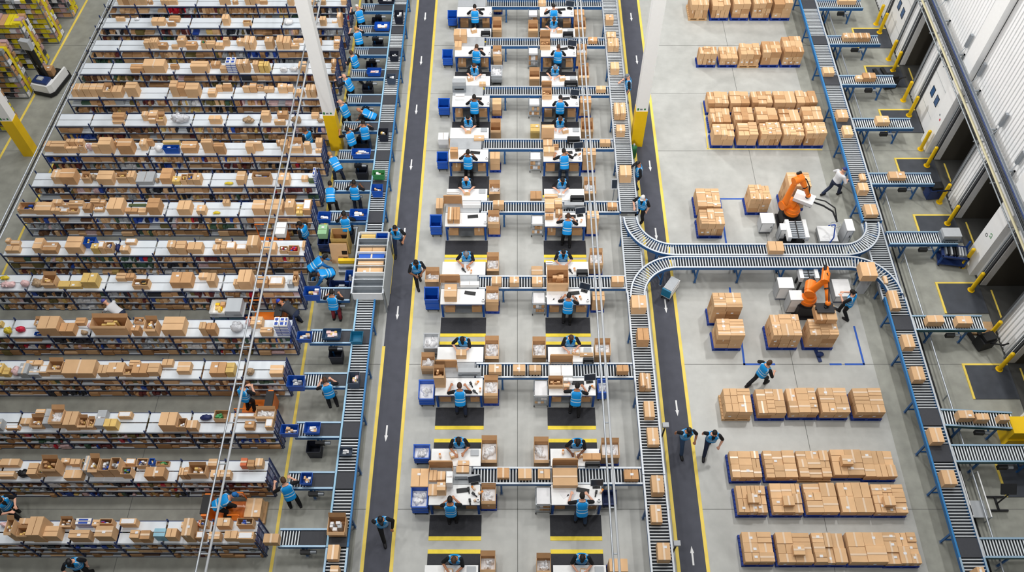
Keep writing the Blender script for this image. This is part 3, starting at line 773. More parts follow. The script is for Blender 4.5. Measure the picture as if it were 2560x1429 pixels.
POSES = {
    'work': dict(lean=16, hands=((-.17, .44, 1.15), (.19, .42, 1.15)), feet=((-.12, .02, .08), (.12, -.02, .08)), head=48),
    'work_wide': dict(lean=26, hands=((-.3, .5, 1.15), (.2, .48, 1.15)), feet=((-.15, .05, .08), (.14, -.06, .08)), head=45),
    'work_close': dict(lean=12, hands=((-.08, .34, 1.15), (.12, .36, 1.15)), feet=((-.1, 0, .08), (.12, .03, .08)), head=52),
    'pack': dict(lean=5, hands=((-.15, .36, 1.15), (.13, .39, 1.15)), feet=((-.11, 0, .08), (.11, .02, .08)), head=46),
    'pack_low': dict(lean=10, hands=((-.06, .42, 1.15), (.2, .36, 1.15)), feet=((-.12, 0, .08), (.12, .02, .08)), head=55),
    'walk': dict(lean=6, hands=((-.26, .22, .92), (.25, -.2, .86)), feet=((-.08, -.36, .13), (.09, .32, .09)), head=14),
    'carry': dict(lean=5, hands=((-.1, .36, 1.16), (.14, .36, 1.14)), feet=((-.09, -.2, .1), (.1, .22, .08)), head=36),
    'stand': dict(lean=4, hands=((-.24, .06, .84), (.2, .3, 1.1)), feet=((-.12, 0, .08), (.12, .05, .08)), head=30),
    'reach': dict(lean=18, hands=((-.2, .55, 1.28), (.18, .52, 1.22)), feet=((-.13, .05, .08), (.12, -.16, .09)), head=22),
    'bend': dict(lean=62, hands=((-.18, .62, .62), (.2, .58, .56)), feet=((-.16, .05, .08), (.16, -.1, .08)), head=30, hz=.86, hy=-.14),
    'stride': dict(lean=12, hands=((-.22, .32, 1.0), (.2, .34, 1.02)), feet=((-.1, -.34, .13), (.1, .3, .09)), head=20, hz=.88),
}
PM = {}
def pose_meshes(pn):
    if pn in PM: return PM[pn]
    p = POSES[pn]
    ln = math.radians(p['lean'])
    pel = Vector((0, p.get('hy', 0), p.get('hz', .92)))
    X = Vector((1, 0, 0)); D = Vector((0, math.sin(ln), math.cos(ln))); Fw = Vector((0, math.cos(ln), -math.sin(ln)))
    at = lambda s: pel + D * s
    TOR = [(-.1, .11, .09), (-.03, .155, .108), (.06, .16, .108), (.18, .148, .1), (.3, .162, .112), (.4, .18, .116), (.46, .178, .1), (.5, .12, .075), (.535, .058, .058)]
    sh = [at(.455) + X * (.185 * s) for s in (-1, 1)]
    hip = [pel + X * (.092 * s) - D * .02 for s in (-1, 1)]
    arms, legs = [], []
    for k, s in enumerate((-1, 1)):
        el, wr = ik(sh[k], p['hands'][k], .295, .265, (s * .75, -.35, -.6))
        arms.append((sh[k], el, wr))
        kn, an = ik(hip[k], p['feet'][k], .435, .425, (s * .05, 1, 0))
        legs.append((hip[k], kn, an))
    hp = math.radians(p['head'])
    neck = at(.53)
    HD = Vector((0, math.sin(ln * .7 + hp * .45), math.cos(ln * .7 + hp * .45)))
    hc = neck + HD * .155
    Xh = rot(x=-(ln * .3 + hp))
    body = MB(); mt = SKIN[0]
    body.loft([ring(at(s), X, Fw, a, b) for s, a, b in TOR], mt)
    limb(body, [neck - HD * .03, neck + HD * .08], [.058, .052], mt)
    body.ell(hc, (.074, .092, .112), mt, Xh, 18, 12)
    body.ell(hc + Xh @ Vector((0, .03, -.07)), (.052, .06, .05), mt, Xh)
    body.ell(hc + Xh @ Vector((0, .1, -.018)), (.016, .022, .028), mt, Xh, 8, 6)
    for s in (-1, 1):
        body.ell(hc + Xh @ Vector((s * .076, -.004, -.01)), (.012, .022, .032), mt, Xh, 8, 6)
    for k, s in enumerate((-1, 1)):
        a, e, w_ = arms[k]
        limb(body, [a, a.lerp(e, .45), e, e.lerp(w_, .35), w_], [.056, .05, .04, .042, .029], mt)
        dn = (w_ - e).normalized()
        dn = (dn + Vector((0, .25, -.3))).normalized()
        side = dn.cross(Vector((0, 0, 1)))
        side = side.normalized() if side.length > .1 else X
        nrm = side.cross(dn).normalized()
        B = Matrix((side, dn, nrm)).transposed()
        body.ell(w_ + dn * .045, (.041, .055, .018), mt, B, 10, 6)
        for q, (fx, fl) in enumerate(((-.031, .062), (-.011, .075), (.01, .07), (.03, .055))):
            b0 = w_ + dn * .085 + side * fx
            b1 = b0 + (dn * .9 - nrm * .35 + side * fx * 2).normalized() * fl * .55
            b2 = b1 + (dn * .55 - nrm * .8).normalized() * fl * .5
            limb(body, [b0 - dn * .02, b0, b1, b2], [.0105, .0105, .0098, .0085], mt, 7)
        ts = -side * s if side.x > 0 else side * s
        t0 = w_ + dn * .03 + ts * .034; t1 = t0 + (dn * .7 + ts * .7).normalized() * .036; t2 = t1 + (dn - nrm * .4).normalized() * .032
        limb(body, [t0, t1, t2], [.014, .012, .0095], mt, 7)
        a, e, w_ = legs[k]
        limb(body, [a, a.lerp(e, .5), e, e.lerp(w_, .3), w_], [.085, .072, .054, .056, .04], mt)
        body.ell(w_ + Vector((0, .06, -.045)), (.04, .11, .03), mt)
    me = remesh(body, 'body', .0105, 2)
    # eyes and mouth
    fx = MB()
    fx.v = []
    for s in (-1, 1):
        fx.ell(hc + Xh @ Vector((s * .03, .082, .012)), (.012, .01, .008), EYE, Xh, 8, 6)
    fx.ell(hc + Xh @ Vector((0, .086, -.058)), (.022, .008, .006), LIPS, Xh, 8, 6)
    face = fx.mesh('face_features')
    hair = MB(); hm = HAIRS[0]
    rings = []
    for j in range(9):
        ph = math.radians(-38 + 128 * j / 8); rg = []
        for i in range(20):
            t = 2 * math.pi * i / 20
            f = max(0, math.sin(t))
            pz = max(ph, math.radians(-38 + 66 * (f ** .6)) if f > 0 else -9)
            pz = min(pz, math.radians(90))
            v = Vector((.083 * math.cos(pz) * math.cos(t), (.1 * math.cos(pz)) * math.sin(t) - .006, .121 * math.sin(pz) + .006))
            rg.append(hc + Xh @ v)
        rings.append(rg)
    hair.loft(rings, hm)
    cap = MB(); cm = DARK
    cap.loft([[hc + Xh @ Vector((.086 * math.cos(ph) * math.cos(t), .104 * math.cos(ph) * math.sin(t) - .002, .1 * math.sin(ph) + .035)) for t in [2 * math.pi * i / 18 for i in range(18)]] for ph in [math.radians(a) for a in (0, 25, 50, 72, 88)]], cm)
    cap.loft([[hc + Xh @ Vector((q * math.cos(t) * .078, .085 + q2 * math.sin(t) * .085, .034 + z)) for t in [math.pi * i / 10 for i in range(11)]] for q, q2, z in ((1, .2, .0), (1, 1, -.012), (.95, .95, -.002), (.95, .2, .012))], cm, True, False)
    shirt = MB(); sm_ = SHIRTS[0]
    shirt.loft([ring(at(s), X, Fw, a + .013, b + .013) for s, a, b in TOR[1:8]] + [ring(at(.515), X, Fw, .075, .068)], sm_)
    longs = MB(); longs.loft([ring(at(s), X, Fw, a + .013, b + .013) for s, a, b in TOR[1:8]] + [ring(at(.515), X, Fw, .075, .068)], sm_)
    for k in (0, 1):
        a, e, w_ = arms[k]
        limb(shirt, [a, a.lerp(e, .5), a.lerp(e, .9)], [.069, .064, .06], sm_)
        limb(longs, [a, a.lerp(e, .5), e, e.lerp(w_, .5), e.lerp(w_, .92)], [.069, .063, .056, .05, .044], sm_)
    shirt = remesh(shirt, 'shirt', .014, 2); longs = remesh(longs, 'long_sleeved_shirt', .014, 2)
    tr = MB(); tm = TROUS[0]
    tr.loft([ring(at(s), X, Fw, a, b) for s, a, b in ((-.13, .1, .09), (-.06, .165, .12), (.02, .172, .122), (.1, .165, .118))], tm)
    for k in (0, 1):
        a, e, w_ = legs[k]
        limb(tr, [a, a.lerp(e, .5), e, e.lerp(w_, .5), e.lerp(w_, .93)], [.098, .086, .07, .068, .062], tm)
    tr = remesh(tr, 'trousers', .016, 2)
    shoes = []
    for k in (0, 1):
        w_ = legs[k][2]; m = MB()
        z0 = w_.z - .08
        m.loft([[Vector((w_.x + x * q, w_.y + y, z0 + zz)) for x, zz in ((-.05, .0), (.05, .0), (.05, .045 * h_), (.025, .1 * h_), (-.025, .1 * h_), (-.05, .045 * h_))] for y, q, h_ in ((-.075, .7, .9), (-.03, .95, 1.1), (.06, 1, .9), (.14, .95, .62), (.185, .55, .45))], SHOE)
        shoes.append(m.mesh('shoe'))
    # vest: shell round the torso with two bands, shoulder strips and an open V at the neck
    vm = MB(); n = 96
    prof = [(-.07, .172, .126), (.0, .178, .13), (.09, .178, .128), (.125, .176, .126), (.2, .172, .124), (.235, .173, .126), (.3, .182, .132), (.38, .198, .136), (.44, .206, .128), (.485, .182, .108), (.515, .112, .088)]
    rings = [ring(at(s), X, Fw, a, b, n, 2.6) for s, a, b in prof]
    vs = [q for r in rings for q in r]
    fs_b, fs_r, fs_q = [], [], ([], [])
    for k in range(len(rings) - 1):
        for i in range(n):
            t = math.degrees(2 * math.pi * (i + .5) / n)
            front = abs(t - 90)
            if k >= 5 and front < (k - 4.4) * 3.3: continue
            if k >= 5 and False: continue
            f = (k * n + i, k * n + (i + 1) % n, (k + 1) * n + (i + 1) % n, (k + 1) * n + i)
            band = k in (2, 4)
            strip_ = k >= 6 and (abs(abs(t - 90) - 52) < 6.5 or abs(abs(t - 270) - 52) < 6.5)
            (fs_q[k // 2 - 1] if band else fs_r if strip_ else fs_b).append(f)
    vm.add(vs, fs_b, VEST, True)
    rm = MB().add(vs, fs_r, REFL, True); rq = [MB().add(vs, f, REFL, True).mesh('reflective_band') for f in fs_q]
    PM[pn] = dict(body=me, face=face, hair=hair.mesh('hair'), cap=cap.mesh('cap'), shirt=shirt, long=longs, trousers=tr, shoes=shoes, vest=vm.mesh('safety_vest'), strip=rm.mesh('shoulder_strip'), bands=rq, arms=arms)
    return PM[pn]
def setmat(o, mat):
    o.material_slots[0].link = 'OBJECT'; o.material_slots[0].material = mat
VB = M('garment_white', (214, 216, 220), .7)
def person(pose, x, y, face, label, skin=0, hair=0, shirt=0, trous=0, cap=None, long=False, vest=True, z=0.0, group=None, scale=None):
    m = pose_meshes(pose)
    o = empty('person', label, 'person', (x, y, z), math.radians(face), group)
    k = scale or 1.0
    o.scale = (1.02 * k, 1.02 * k, .91 * k)
    setmat(inst('body', m['body'], o), SKIN[skin])
    inst('face_features', m['face'], o)
    if cap is not None: setmat(inst('cap', m['cap'], o), cap)
    elif hair is not None: setmat(inst('hair', m['hair'], o), HAIRS[hair])
    setmat(inst('shirt', m['long' if long else 'shirt'], o), shirt if isinstance(shirt, bpy.types.Material) else SHIRTS[shirt])
    setmat(inst('trousers', m['trousers'], o), trous if isinstance(trous, bpy.types.Material) else TROUS[trous])
    for s in m['shoes']: inst('shoe', s, o)
    if vest:
        v_ = inst('safety_vest', m['vest'], o); inst('shoulder_strip', m['strip'], v_)
        for b_ in m['bands']: inst('reflective_band', b_, v_)
    return o
def at(cr, x, y, z=0.0):
    ox, oy, s = CR[cr]
    return P(ox + x / s, oy + y / s, z)
CR.update({'k1': (1040, 0, 3.760), 'k2': (1040, 350, 3.760), 'k3': (1000, 700, 3.761), 'k4': (1000, 1050, 3.771), 'b': (1540, 0, 2.978), 'f': (1540, 420, 2.859), 'g': (1540, 880, 2.603), 'h': (1980, 0, 2.978), 'i': (1980, 400, 2.978), 'j': (2100, 800, 2.272), 'z': (740, 520, 3.969), 'y': (500, 660, 8.407)})
CAPB = M('cap_blue', (30, 110, 180), .7); CAPW = M('cap_white', (220, 220, 220), .7); CAPG = M('cap_grey', (120, 126, 134), .7)
LP = [  # crop, feet x, feet y, pose, facing, skin, hair, trousers, label, extra
    (2, 1050, 182, 'reach', 28, 0, 0, 0, 'person in white cap reaching toward the spur near the top of the shelving', dict(cap=CAPW)),
    (2, 1040, 335, 'reach', 22, 0, 2, 0, 'fair-haired person in blue vest reaching right beside the second shelf end', {}),
    (2, 1012, 510, 'stride', 50, 0, 1, 0, 'brown-haired person leaning toward the shelf end, legs spread apart', {}),
    (2, 978, 675, 'reach', 62, 0, None, 0, 'bald person in blue vest and black long sleeves working at a shelf end', dict(long=True)),
    (2, 945, 890, 'reach', 50, 0, None, 0, 'bald person in blue vest walking up to a shelf end beside the column', {}),
    (2, 1110, 965, 'bend', 80, 1, None, 1, 'bald person bending over the spur beside the left line', {}),
    (2, 985, 1105, 'reach', 35, 1, 0, 0, 'person in blue vest right behind the yellow column foot', {}),
    (2, 1078, 1100, 'work', 10, 1, 0, 2, 'person with back turned standing at the spur behind the yellow column', {}),
    (2, 665, 1135, 'stand', 60, 1, 1, 0, 'person in blue vest half hidden in the shelf aisle behind the column', dict(aisle=6)),
    (2, 870, 1285, 'bend', 35, 0, 2, 1, 'broad person in blue vest bending over a shelf end below the column', {}),
    (4, 828, 178, 'bend', 5, 1, 0, 0, 'person in blue vest crouching at a spur with dark stool', {}),
    (4, 1005, 200, 'work', 0, 2, 0, 1, 'dark-haired person at a spur beside the blue tote on the left line', {}),
    (4, 945, 400, 'work', 8, 2, 0, 2, 'dark-haired person in faded trousers between the spur and the open carton', {}),
    (4, 640, 470, 'stand', 70, 2, 0, 0, 'person in blue vest standing in the aisle beside the orange truck with white box', dict(aisle=9)),
    (4, 705, 735, 'bend', -60, 2, 0, 1, 'person in blue crouching at the shelf end next to the large cardboard sheet', dict(shirt=CAPB, long=True)),
    (4, 800, 790, 'bend', 120, 2, 0, 1, 'person in long blue sleeves bending low beside the tall sorting rack', dict(shirt=CAPB, long=True)),
    (4, 850, 1000, 'work', 0, 1, 0, M('trouser_red', (130, 40, 50), .8), 'person in red trousers working at the spur in front of the sorting rack', {}),
    (4, 1305, 515, 'walk', 178, 1, 0, 1, 'person in blue apron walking down the dark walkway beside the sorting rack', dict(hair=0)),
    (4, 1450, 765, 'carry', 200, 2, 0, 0, 'person on the yellow edge line pulling a cart of cartons', {}),
    (6, 905, 300, 'work', 20, 0, 1, 0, 'brown-haired person with a backpack standing at a spur by the belt', {}),
    (6, 650, 965, 'work_wide', 25, 0, 1, 0, 'brown-haired person leaning over a tote at a shelf end, feet on grey floor', {}),
    (6, 1255, 1165, 'walk', 195, 1, 0, 0, 'person in dark cap walking down the walkway at the front', dict(cap=DARK, long=True)),
    (5, 130, 1050, 'carry', 245, 0, 0, 0, 'person in blue vest leaning in the aisle at the left edge of the frame', dict(aisle=15)),
    (5, 600, 1440, 'stand', 200, 0, 0, 0, 'person in black cap cut by the bottom edge of the frame', dict(cap=DARK)),
    (3, 950, 1015, 'bend', 60, 0, None, 1, 'person in white shirt and purple cap bending in a shelf aisle', dict(aisle=11, cap=M('cap_purple', (84, 84, 160), .7), shirt=VB, vest=False)),
    (2, 1080, 35, 'stand', 0, 0, 0, 0, 'person in dark clothes cut by the top edge near the left line', dict(vest=False)),
    ('b', 75, 755, 'stand', 95, 0, 0, 2, 'person in grey cap and blue vest between the middle line and the walkway', dict(cap=CAPG)),
    ('b', 150, 1395, 'stand', 100, 1, 0, 2, 'person in dark cap and jeans beside the green bottle at the column foot', dict(cap=DARK, long=True)),
    ('f', 168, 370, 'stand', 150, 0, 2, 0, 'slim person with white hat standing at the walkway edge by the bend', dict(cap=CAPW)),
    ('f', 1530, 190, 'stride', -65, 0, 0, 1, 'person in white top striding toward the right line beside the pallets', dict(shirt=VB, vest=False, cap=M('cap_navy', (50, 60, 120), .7))),
    ('f', 1620, 1055, 'carry', 50, 0, 0, 0, 'person in blue vest and black trousers standing beside the second robot', {}),
    ('g', 912, 212, 'stride', -60, 0, 1, 0, 'person in blue vest walking right above a row of loaded pallets', {}),
    ('g', 425, 615, 'walk', 188, 1, 0, 2, 'person in dark cap walking down the walkway beside the middle line', dict(cap=DARK)),
    ('g', 590, 632, 'walk', 170, 0, 0, 1, 'person in blue vest walking on the grey floor right of the walkway', {}),
]
for c, x, y, pose, face, sk, hr, tr, lab, ex in LP:
    q = at(c, x, y)
    if 'aisle' in ex:
        ex = dict(ex); q = (q[0], aisle(ex.pop('aisle')))
    if c in (2, 4, 6) and 'aisle' not in ex and face < 75 and q[0] < -5.7:
        k = max(range(nS), key=lambda k: (SPY[k] > q[1] - .1, -SPY[k]))
        if SPY[k] < q[1] - .1: pass
        elif pose in ('reach', 'stride') and k + 1 < nS: q = (q[0], (SPY[k] + SPY[k + 1]) / 2 - .04)
        else: q = (q[0], min(q[1], SPY[k] - .5))
    kw = dict(skin=sk, hair=hr, trous=tr); kw.update(ex)
    person(pose, q[0], q[1], face, lab, **kw)
# ---------------------------------------------------------------- packing benches
TZ = .9
BX = {'left': (-2.7, -1.12), 'right': (1.1, 2.66)}
def table(label, x0, x1, y0, y1, front):
    w, d = x1 - x0, y1 - y0
    o = empty('packing_bench', label, 'packing bench', ((x0 + x1) / 2, (y0 + y1) / 2, 0), 0, 'packing benches')
    MB().box(-w / 2, -d / 2, TZ - .04, w / 2, d / 2, TZ, WHITE).build('tabletop', o)
    for sx in (-1, 1):
        for sy in (-1, 1):
            MB().box(sx * (w / 2 - .05) - .035, sy * (d / 2 - .05) - .035, 0, sx * (w / 2 - .05) + .035, sy * (d / 2 - .05) + .035, TZ - .04, TBLUE).build('leg', o)
    MB().box(-w / 2 + .015, -d / 2 + .01, TZ - .1, w / 2 - .015, -d / 2 + .04, TZ - .04, TBLUE).box(-w / 2 + .015, d / 2 - .04, TZ - .1, w / 2 - .015, d / 2 - .01, TZ - .04, TBLUE).build('apron_rail', o)
    MB().box(-w / 2 + .09, -d / 2 + .12, .12, w / 2 - .09, d / 2 - .06, .15, GREY).build('lower_shelf', o)
    return o
def benchname(i, side, far):
    return '%s %s bench, %s' % ('far' if far else 'near', side, packrow(i))
for i in range(8):
    o = empty('bridge_shelf', 'low blue shelf bridging the two left benches, ' + packrow(i), 'shelf', (-2.05, SYC[i], 0), 0, 'bridge shelves')
    MB().box(-.64, -.29, .8, .64, .29, .898, GREYW).build('top_plate', o)
    for sx in (-1, 1): MB().box(sx * .6 - .03, -.25, 0, sx * .6 + .03, .25, .8, TBLUE).build('side_frame', o)
for i in range(NS):
    yc = SYC[i]
    for side, (x0, x1) in BX.items():
        for far in (0, 1):
            if i == 0 and far or i == 8 and not far: continue
            y0, y1 = (yc + .31, yc + .9) if far else (yc - .96, yc - .31)
            table('white-topped blue packing bench, ' + benchname(i, side, far), x0, x1, y0, y1, not far)
            if not far:
                for k, (a, b) in enumerate(((x0 + .12, x0 + U(.42, .5)), (x1 - U(.42, .5), x1 - .12))):
                    carton('stored_carton', 'tan carton under the %s end of the %s' % (('left', 'right')[k], benchname(i, side, far)), a, b, y0 + .14, y0 + .45, .153, U(.26, .36), 'cartons under the benches', tape=.5, lab=.3, mat=CARD2)
for i in range(NS):                       # standing mats
    yc = SYC[i]
    for side, (x0, x1) in BX.items():
        single = i < 4
        jobs = []
        if i < 8: jobs.append((yc - .97 - (.68 if not single else min(1.0, SYC[i] - SYC[i + 1] - 2.05)), yc - .97, 1, 'near'))
        if i > 4: jobs.append((yc + .92, yc + 1.52, 2, 'far'))
        for m0, m1, e, wd in jobs:
            o = MB().box(x0 - .03, m0, .002, x1 + .03, m1, .016, BLACK).build('standing_mat')
            tag(o, 'black mat with yellow edge at the %s %s bench, %s' % (wd, side, packrow(i)), 'floor mat', 'standing mats')
            ye = (m0 - .13, m0) if e == 1 else (m1, m1 + .13)
            MB().box(x0 - .03, ye[0], .002, x1 + .03, ye[1], .015, M('mat_yellow', (250, 222, 62), .55, noise=.05)).build('yellow_edge', o)
# workers at the benches: pixel of the waist, row, near or far bench
WK = [(1187, 40, 0, 0, 'work', 0, 0), (1385, 38, 0, 0, 'work_wide', 1, 0), (1190, 145, 1, 0, 'work', 0, 1), (1395, 143, 1, 0, 'work_close', 1, 1), (1385, 70, 1, 1, 'work_close', 0, 1),
      (1186, 255, 2, 0, 'work', 2, 0), (1400, 255, 2, 0, 'work_close', 0, 0), (1186, 190, 2, 1, 'work', 0, 1), (1389, 188, 2, 1, 'work_close', 0, 3),
      (1170, 388, 3, 0, 'work', 2, 0), (1411, 385, 3, 0, 'work_wide', 1, 0), (1170, 318, 3, 1, 'work', 0, 0), (1402, 318, 3, 1, 'work_close', 0, 1),
      (1418, 560, 4, 0, 'work_wide', 1, 1), (1165, 475, 4, 1, 'work', 0, None), (1405, 470, 4, 1, 'work_close', 0, 0),
      (1420, 765, 5, 0, 'work', 1, 0), (1165, 652, 5, 1, 'work_close', 1, 3), (1408, 648, 5, 1, 'work', 0, 0),
      (1150, 985, 6, 0, 'work_wide', 1, 1), (1440, 985, 6, 0, 'work_wide', 1, 0), (1158, 858, 6, 1, 'work_close', 0, 0), (1427, 865, 6, 1, 'work', 0, 1),
      (1126, 1270, 7, 0, 'work_close', 1, 0), (1456, 1265, 7, 0, 'work_wide', 0, 0), (1147, 1105, 7, 1, 'work', 1, 0), (1443, 1110, 7, 1, 'work_wide', 2, 0),
      (1137, 1400, 8, 1, 'work_close', 1, 1), (1455, 1396, 8, 1, 'work', 0, 0)]
SKN = ['light-skinned', 'tanned', 'dark-skinned']
for u, v, i, far, pose, sk, hr in WK:
    x = P(u, v, 1.15)[0]
    y = SYC[i] + (1.06 if far else -1.2)
    if far: pose = 'pack' if pose == 'work' else 'pack_low'
    side = 'left' if u < 1290 else 'right'
    kw = {}
    if hr == 3: kw['cap'] = CAPG
    person(pose, x, y, (180 if far else 0) + U(-7, 7), 'packer in blue vest %s, %s' % ('facing out' if far else 'seen from behind', benchname(i, side, far)), sk, hr if hr != 3 else 0, 0, random.choice((0, 0, 1, 2)), z=.016, group='packers at the benches', **kw)
# ---------------------------------------------------------------- carts, stacks and things on the benches
def caster(o, pts, r=.05):
    for x, y in pts: MB().cyl((x - .015, y, r), (x + .015, y, r), r, DARK, 10).box(x - .02, y - .02, r, x + .02, y + .02, r * 2 + .02, GREY).build('caster', o)
def bin_cart(label, x0, x1, y0, y1, h, mat=TOTE, fill=None):
    w, d = x1 - x0, max(.4, y1 - y0)
    o = empty('bin_cart', label, 'wheeled bin', ((x0 + x1) / 2, y0 + d / 2, 0), 0, 'wheeled blue bins')
    t = .02
    mb = MB(); z0 = .16
    mb.box(-w / 2, -d / 2, z0, w / 2, d / 2, z0 + t, mat)
    mb.box(-w / 2, -d / 2, z0, w / 2, -d / 2 + t, h * .8, mat).box(-w / 2, d / 2 - t, z0, w / 2, d / 2, h, mat)
    mb.box(-w / 2, -d / 2 + t, z0, -w / 2 + t, d / 2 - t, h * .92, mat).box(w / 2 - t, -d / 2 + t, z0, w / 2, d / 2 - t, h * .92, mat)
    mb.build('bin', o)
    r = MB()
    for z in (z0 + .1, h * .55): MB().box(-w / 2 - .01, -d / 2 - .012, z, w / 2 + .01, -d / 2, z + .03, mat).build('rib', o)
    r.box(-w / 2 - .02, d / 2 - .02, h, w / 2 + .02, d / 2 + .03, h + .03, mat).box(-w / 2, -d / 2 - .02, h * .8, w / 2, -d / 2 + .02, h * .8 + .03, mat)
    for s_ in (-1, 1): r.bar((s_ * w / 2, d / 2, h + .01), (s_ * w / 2, -d / 2, h * .8 + .015), .03, .03, mat)
    r.build('rim', o)
    MB().box(-w / 2 + .03, -d / 2 + .03, .11, w / 2 - .03, d / 2 - .03, .16, DARK).build('chassis', o)
    caster(o, [(sx * (w / 2 - .06), sy * (d / 2 - .06)) for sx in (-1, 1) for sy in (-1, 1)])
    if fill: crumple(MB(), w * .92, d * .9, h * .66, .22, fill).build('contents', o)
    return o
def wire_cart(label, x0, x1, y0, y1, h, topfill=PAPER):
    w, d = x1 - x0, max(.4, y1 - y0)
    o = empty('wire_cart', label, 'supply cart', ((x0 + x1) / 2, y0 + d / 2, 0), 0, 'supply carts')
    for sx in (-1, 1):
        for sy in (-1, 1): MB().box(sx * w / 2 - .015, sy * d / 2 - .015, .1, sx * w / 2 + .015, sy * d / 2 + .015, h, STEEL).build('post', o)
    zs = (.14, .14 + (h - .2) * .42, h - .14)
    for z in zs:
        mb = MB().box(-w / 2, -d / 2, z - .01, w / 2, -d / 2 + .02, z + .02, STEEL).box(-w / 2, d / 2 - .02, z - .01, w / 2, d / 2, z + .02, STEEL)
        for k in range(9): mb.box(-w / 2 + w * k / 8 - .006, -d / 2, z, -w / 2 + w * k / 8 + .006, d / 2, z + .008, STEEL)
        mb.build('wire_shelf', o)
    caster(o, [(sx * w / 2, sy * d / 2) for sx in (-1, 1) for sy in (-1, 1)])
    for z in zs[:2]:
        mb = MB()
        for k in range(4):
            a = -w / 2 + .02 + k * (w - .04) / 4
            mb.box(a, -d / 2 + .03, z + .022, a + (w - .06) / 4, d / 2 - U(.03, .15), z + U(.12, .26), random.choice((CARD, CARD2, PAPER, CARDIN, GREYW)))
        mb.build('stored_packs', o)
    MB().box(-w / 2 + .02, -d / 2 + .02, zs[2] + .022, w / 2 - .02, d / 2 - .02, zs[2] + .1, topfill).build('paper_stack', o)
    return o
def printer(label, x0, x1, y0, y1, z0, h):
    w, d = x1 - x0, y1 - y0
    o = empty('label_printer', label, 'printer', ((x0 + x1) / 2, (y0 + y1) / 2, z0))
    MB().box(-w / 2, -d / 2, 0, w / 2, d / 2, h * .6, GREY).build('housing', o)
    MB().box(-w / 2 + .01, -d / 2 + .03, h * .6, w / 2 - .01, d / 2 - .01, h, GREYW).build('lid', o)
    MB().box(-w * .35, -d / 2 - .004, h * .25, w * .35, -d / 2, h * .4, DARK).build('paper_slot', o)
    return o
def monitor(label, x, y, z0, rz=0, mat=None):
    o = empty('monitor', label, 'computer screen', (x, y, z0), rz)
    MB().box(-.12, -.08, 0, .12, .08, .012, DARK).build('base', o)
    MB().box(-.02, .01, .012, .02, .04, .22, DARK).build('stand', o)
    X = T4((0, 0, .24), rot(x=-.5))
    c_ = MB().box(-.2, -.012, -.1, .2, .012, .16, mat or GREYW, X).build('casing', o)
    MB().box(-.185, -.016, -.085, .185, -.0125, .145, SCREEN, X).build('screen', c_)
def scanner(label, x, y, z0, rz):
    o = empty('barcode_scanner', label, 'barcode scanner', (x, y, z0), rz)
    MB().box(-.035, 0, .04, .035, .1, .09, DARK).build('scan_head', o)
    MB().cyl((0, .04, .05), (0, -.1, .02), .02, DARK, 8).build('handle', o)
def tapegun(label, x, y, z0, rz):
    o = empty('tape_dispenser', label, 'tape dispenser', (x, y, z0), rz)
    MB().cyl((-.025, 0, .06), (.025, 0, .06), .055, TAPE, 14).build('tape_roll', o)
    MB().box(-.03, -.02, 0, .03, .13, .03, M('tape_gun_orange', (222, 132, 30), .5)).build('frame', o)
def stack(label, x0, x1, y0, y1, h, lo=True):
    n = max(2, round(h / .38)); hh = (h - .12) / n
    o = pallet('blue dolly under ' + label, x0 - .02, x1 + .02, y0 - .02, y1 + .02, .11, name='dolly')
    for k in range(n):
        j = U(-.012, .012)
        f = carton if k < n - 1 or R() < .6 else open_carton
        kw = dict(fill='w') if f is open_carton else dict(tape=.4, lab=.3)
        f('stacked_carton', '%s carton up, %s' % (ORD[k + 1], label), x0 + .01 + j, x1 - .01 + j, y0 + .01, y1 - .01, .112 + k * (hh + .006), hh - .004, 'cartons stacked beside benches', **kw)
PALM = {}
def pallet(label, x0, x1, y0, y1, h=.14, mat=None, name='pallet', group='pallets'):
    mat = mat or PALB
    w, d = x1 - x0, y1 - y0
    o = empty(name, label, 'pallet', ((x0 + x1) / 2, (y0 + y1) / 2, 0), 0, group)
    mb = MB()
    nb = 7
    for k in range(nb):
        y = -d / 2 + (d - .1) * k / (nb - 1)
        mb.box(-w / 2, y, h - .022, w / 2, y + .1, h, mat)
    mb.build('deck_boards', o)
    for x in (-w / 2, -.05, w / 2 - .1): MB().box(x, -d / 2, .022, x + .1, d / 2, h - .022, mat).build('stringer', o)
    MB().box(-w / 2, -d / 2, 0, w / 2, -d / 2 + .1, .022, mat).box(-w / 2, d / 2 - .1, 0, w / 2, d / 2, .022, mat).build('base_boards', o)
    return o
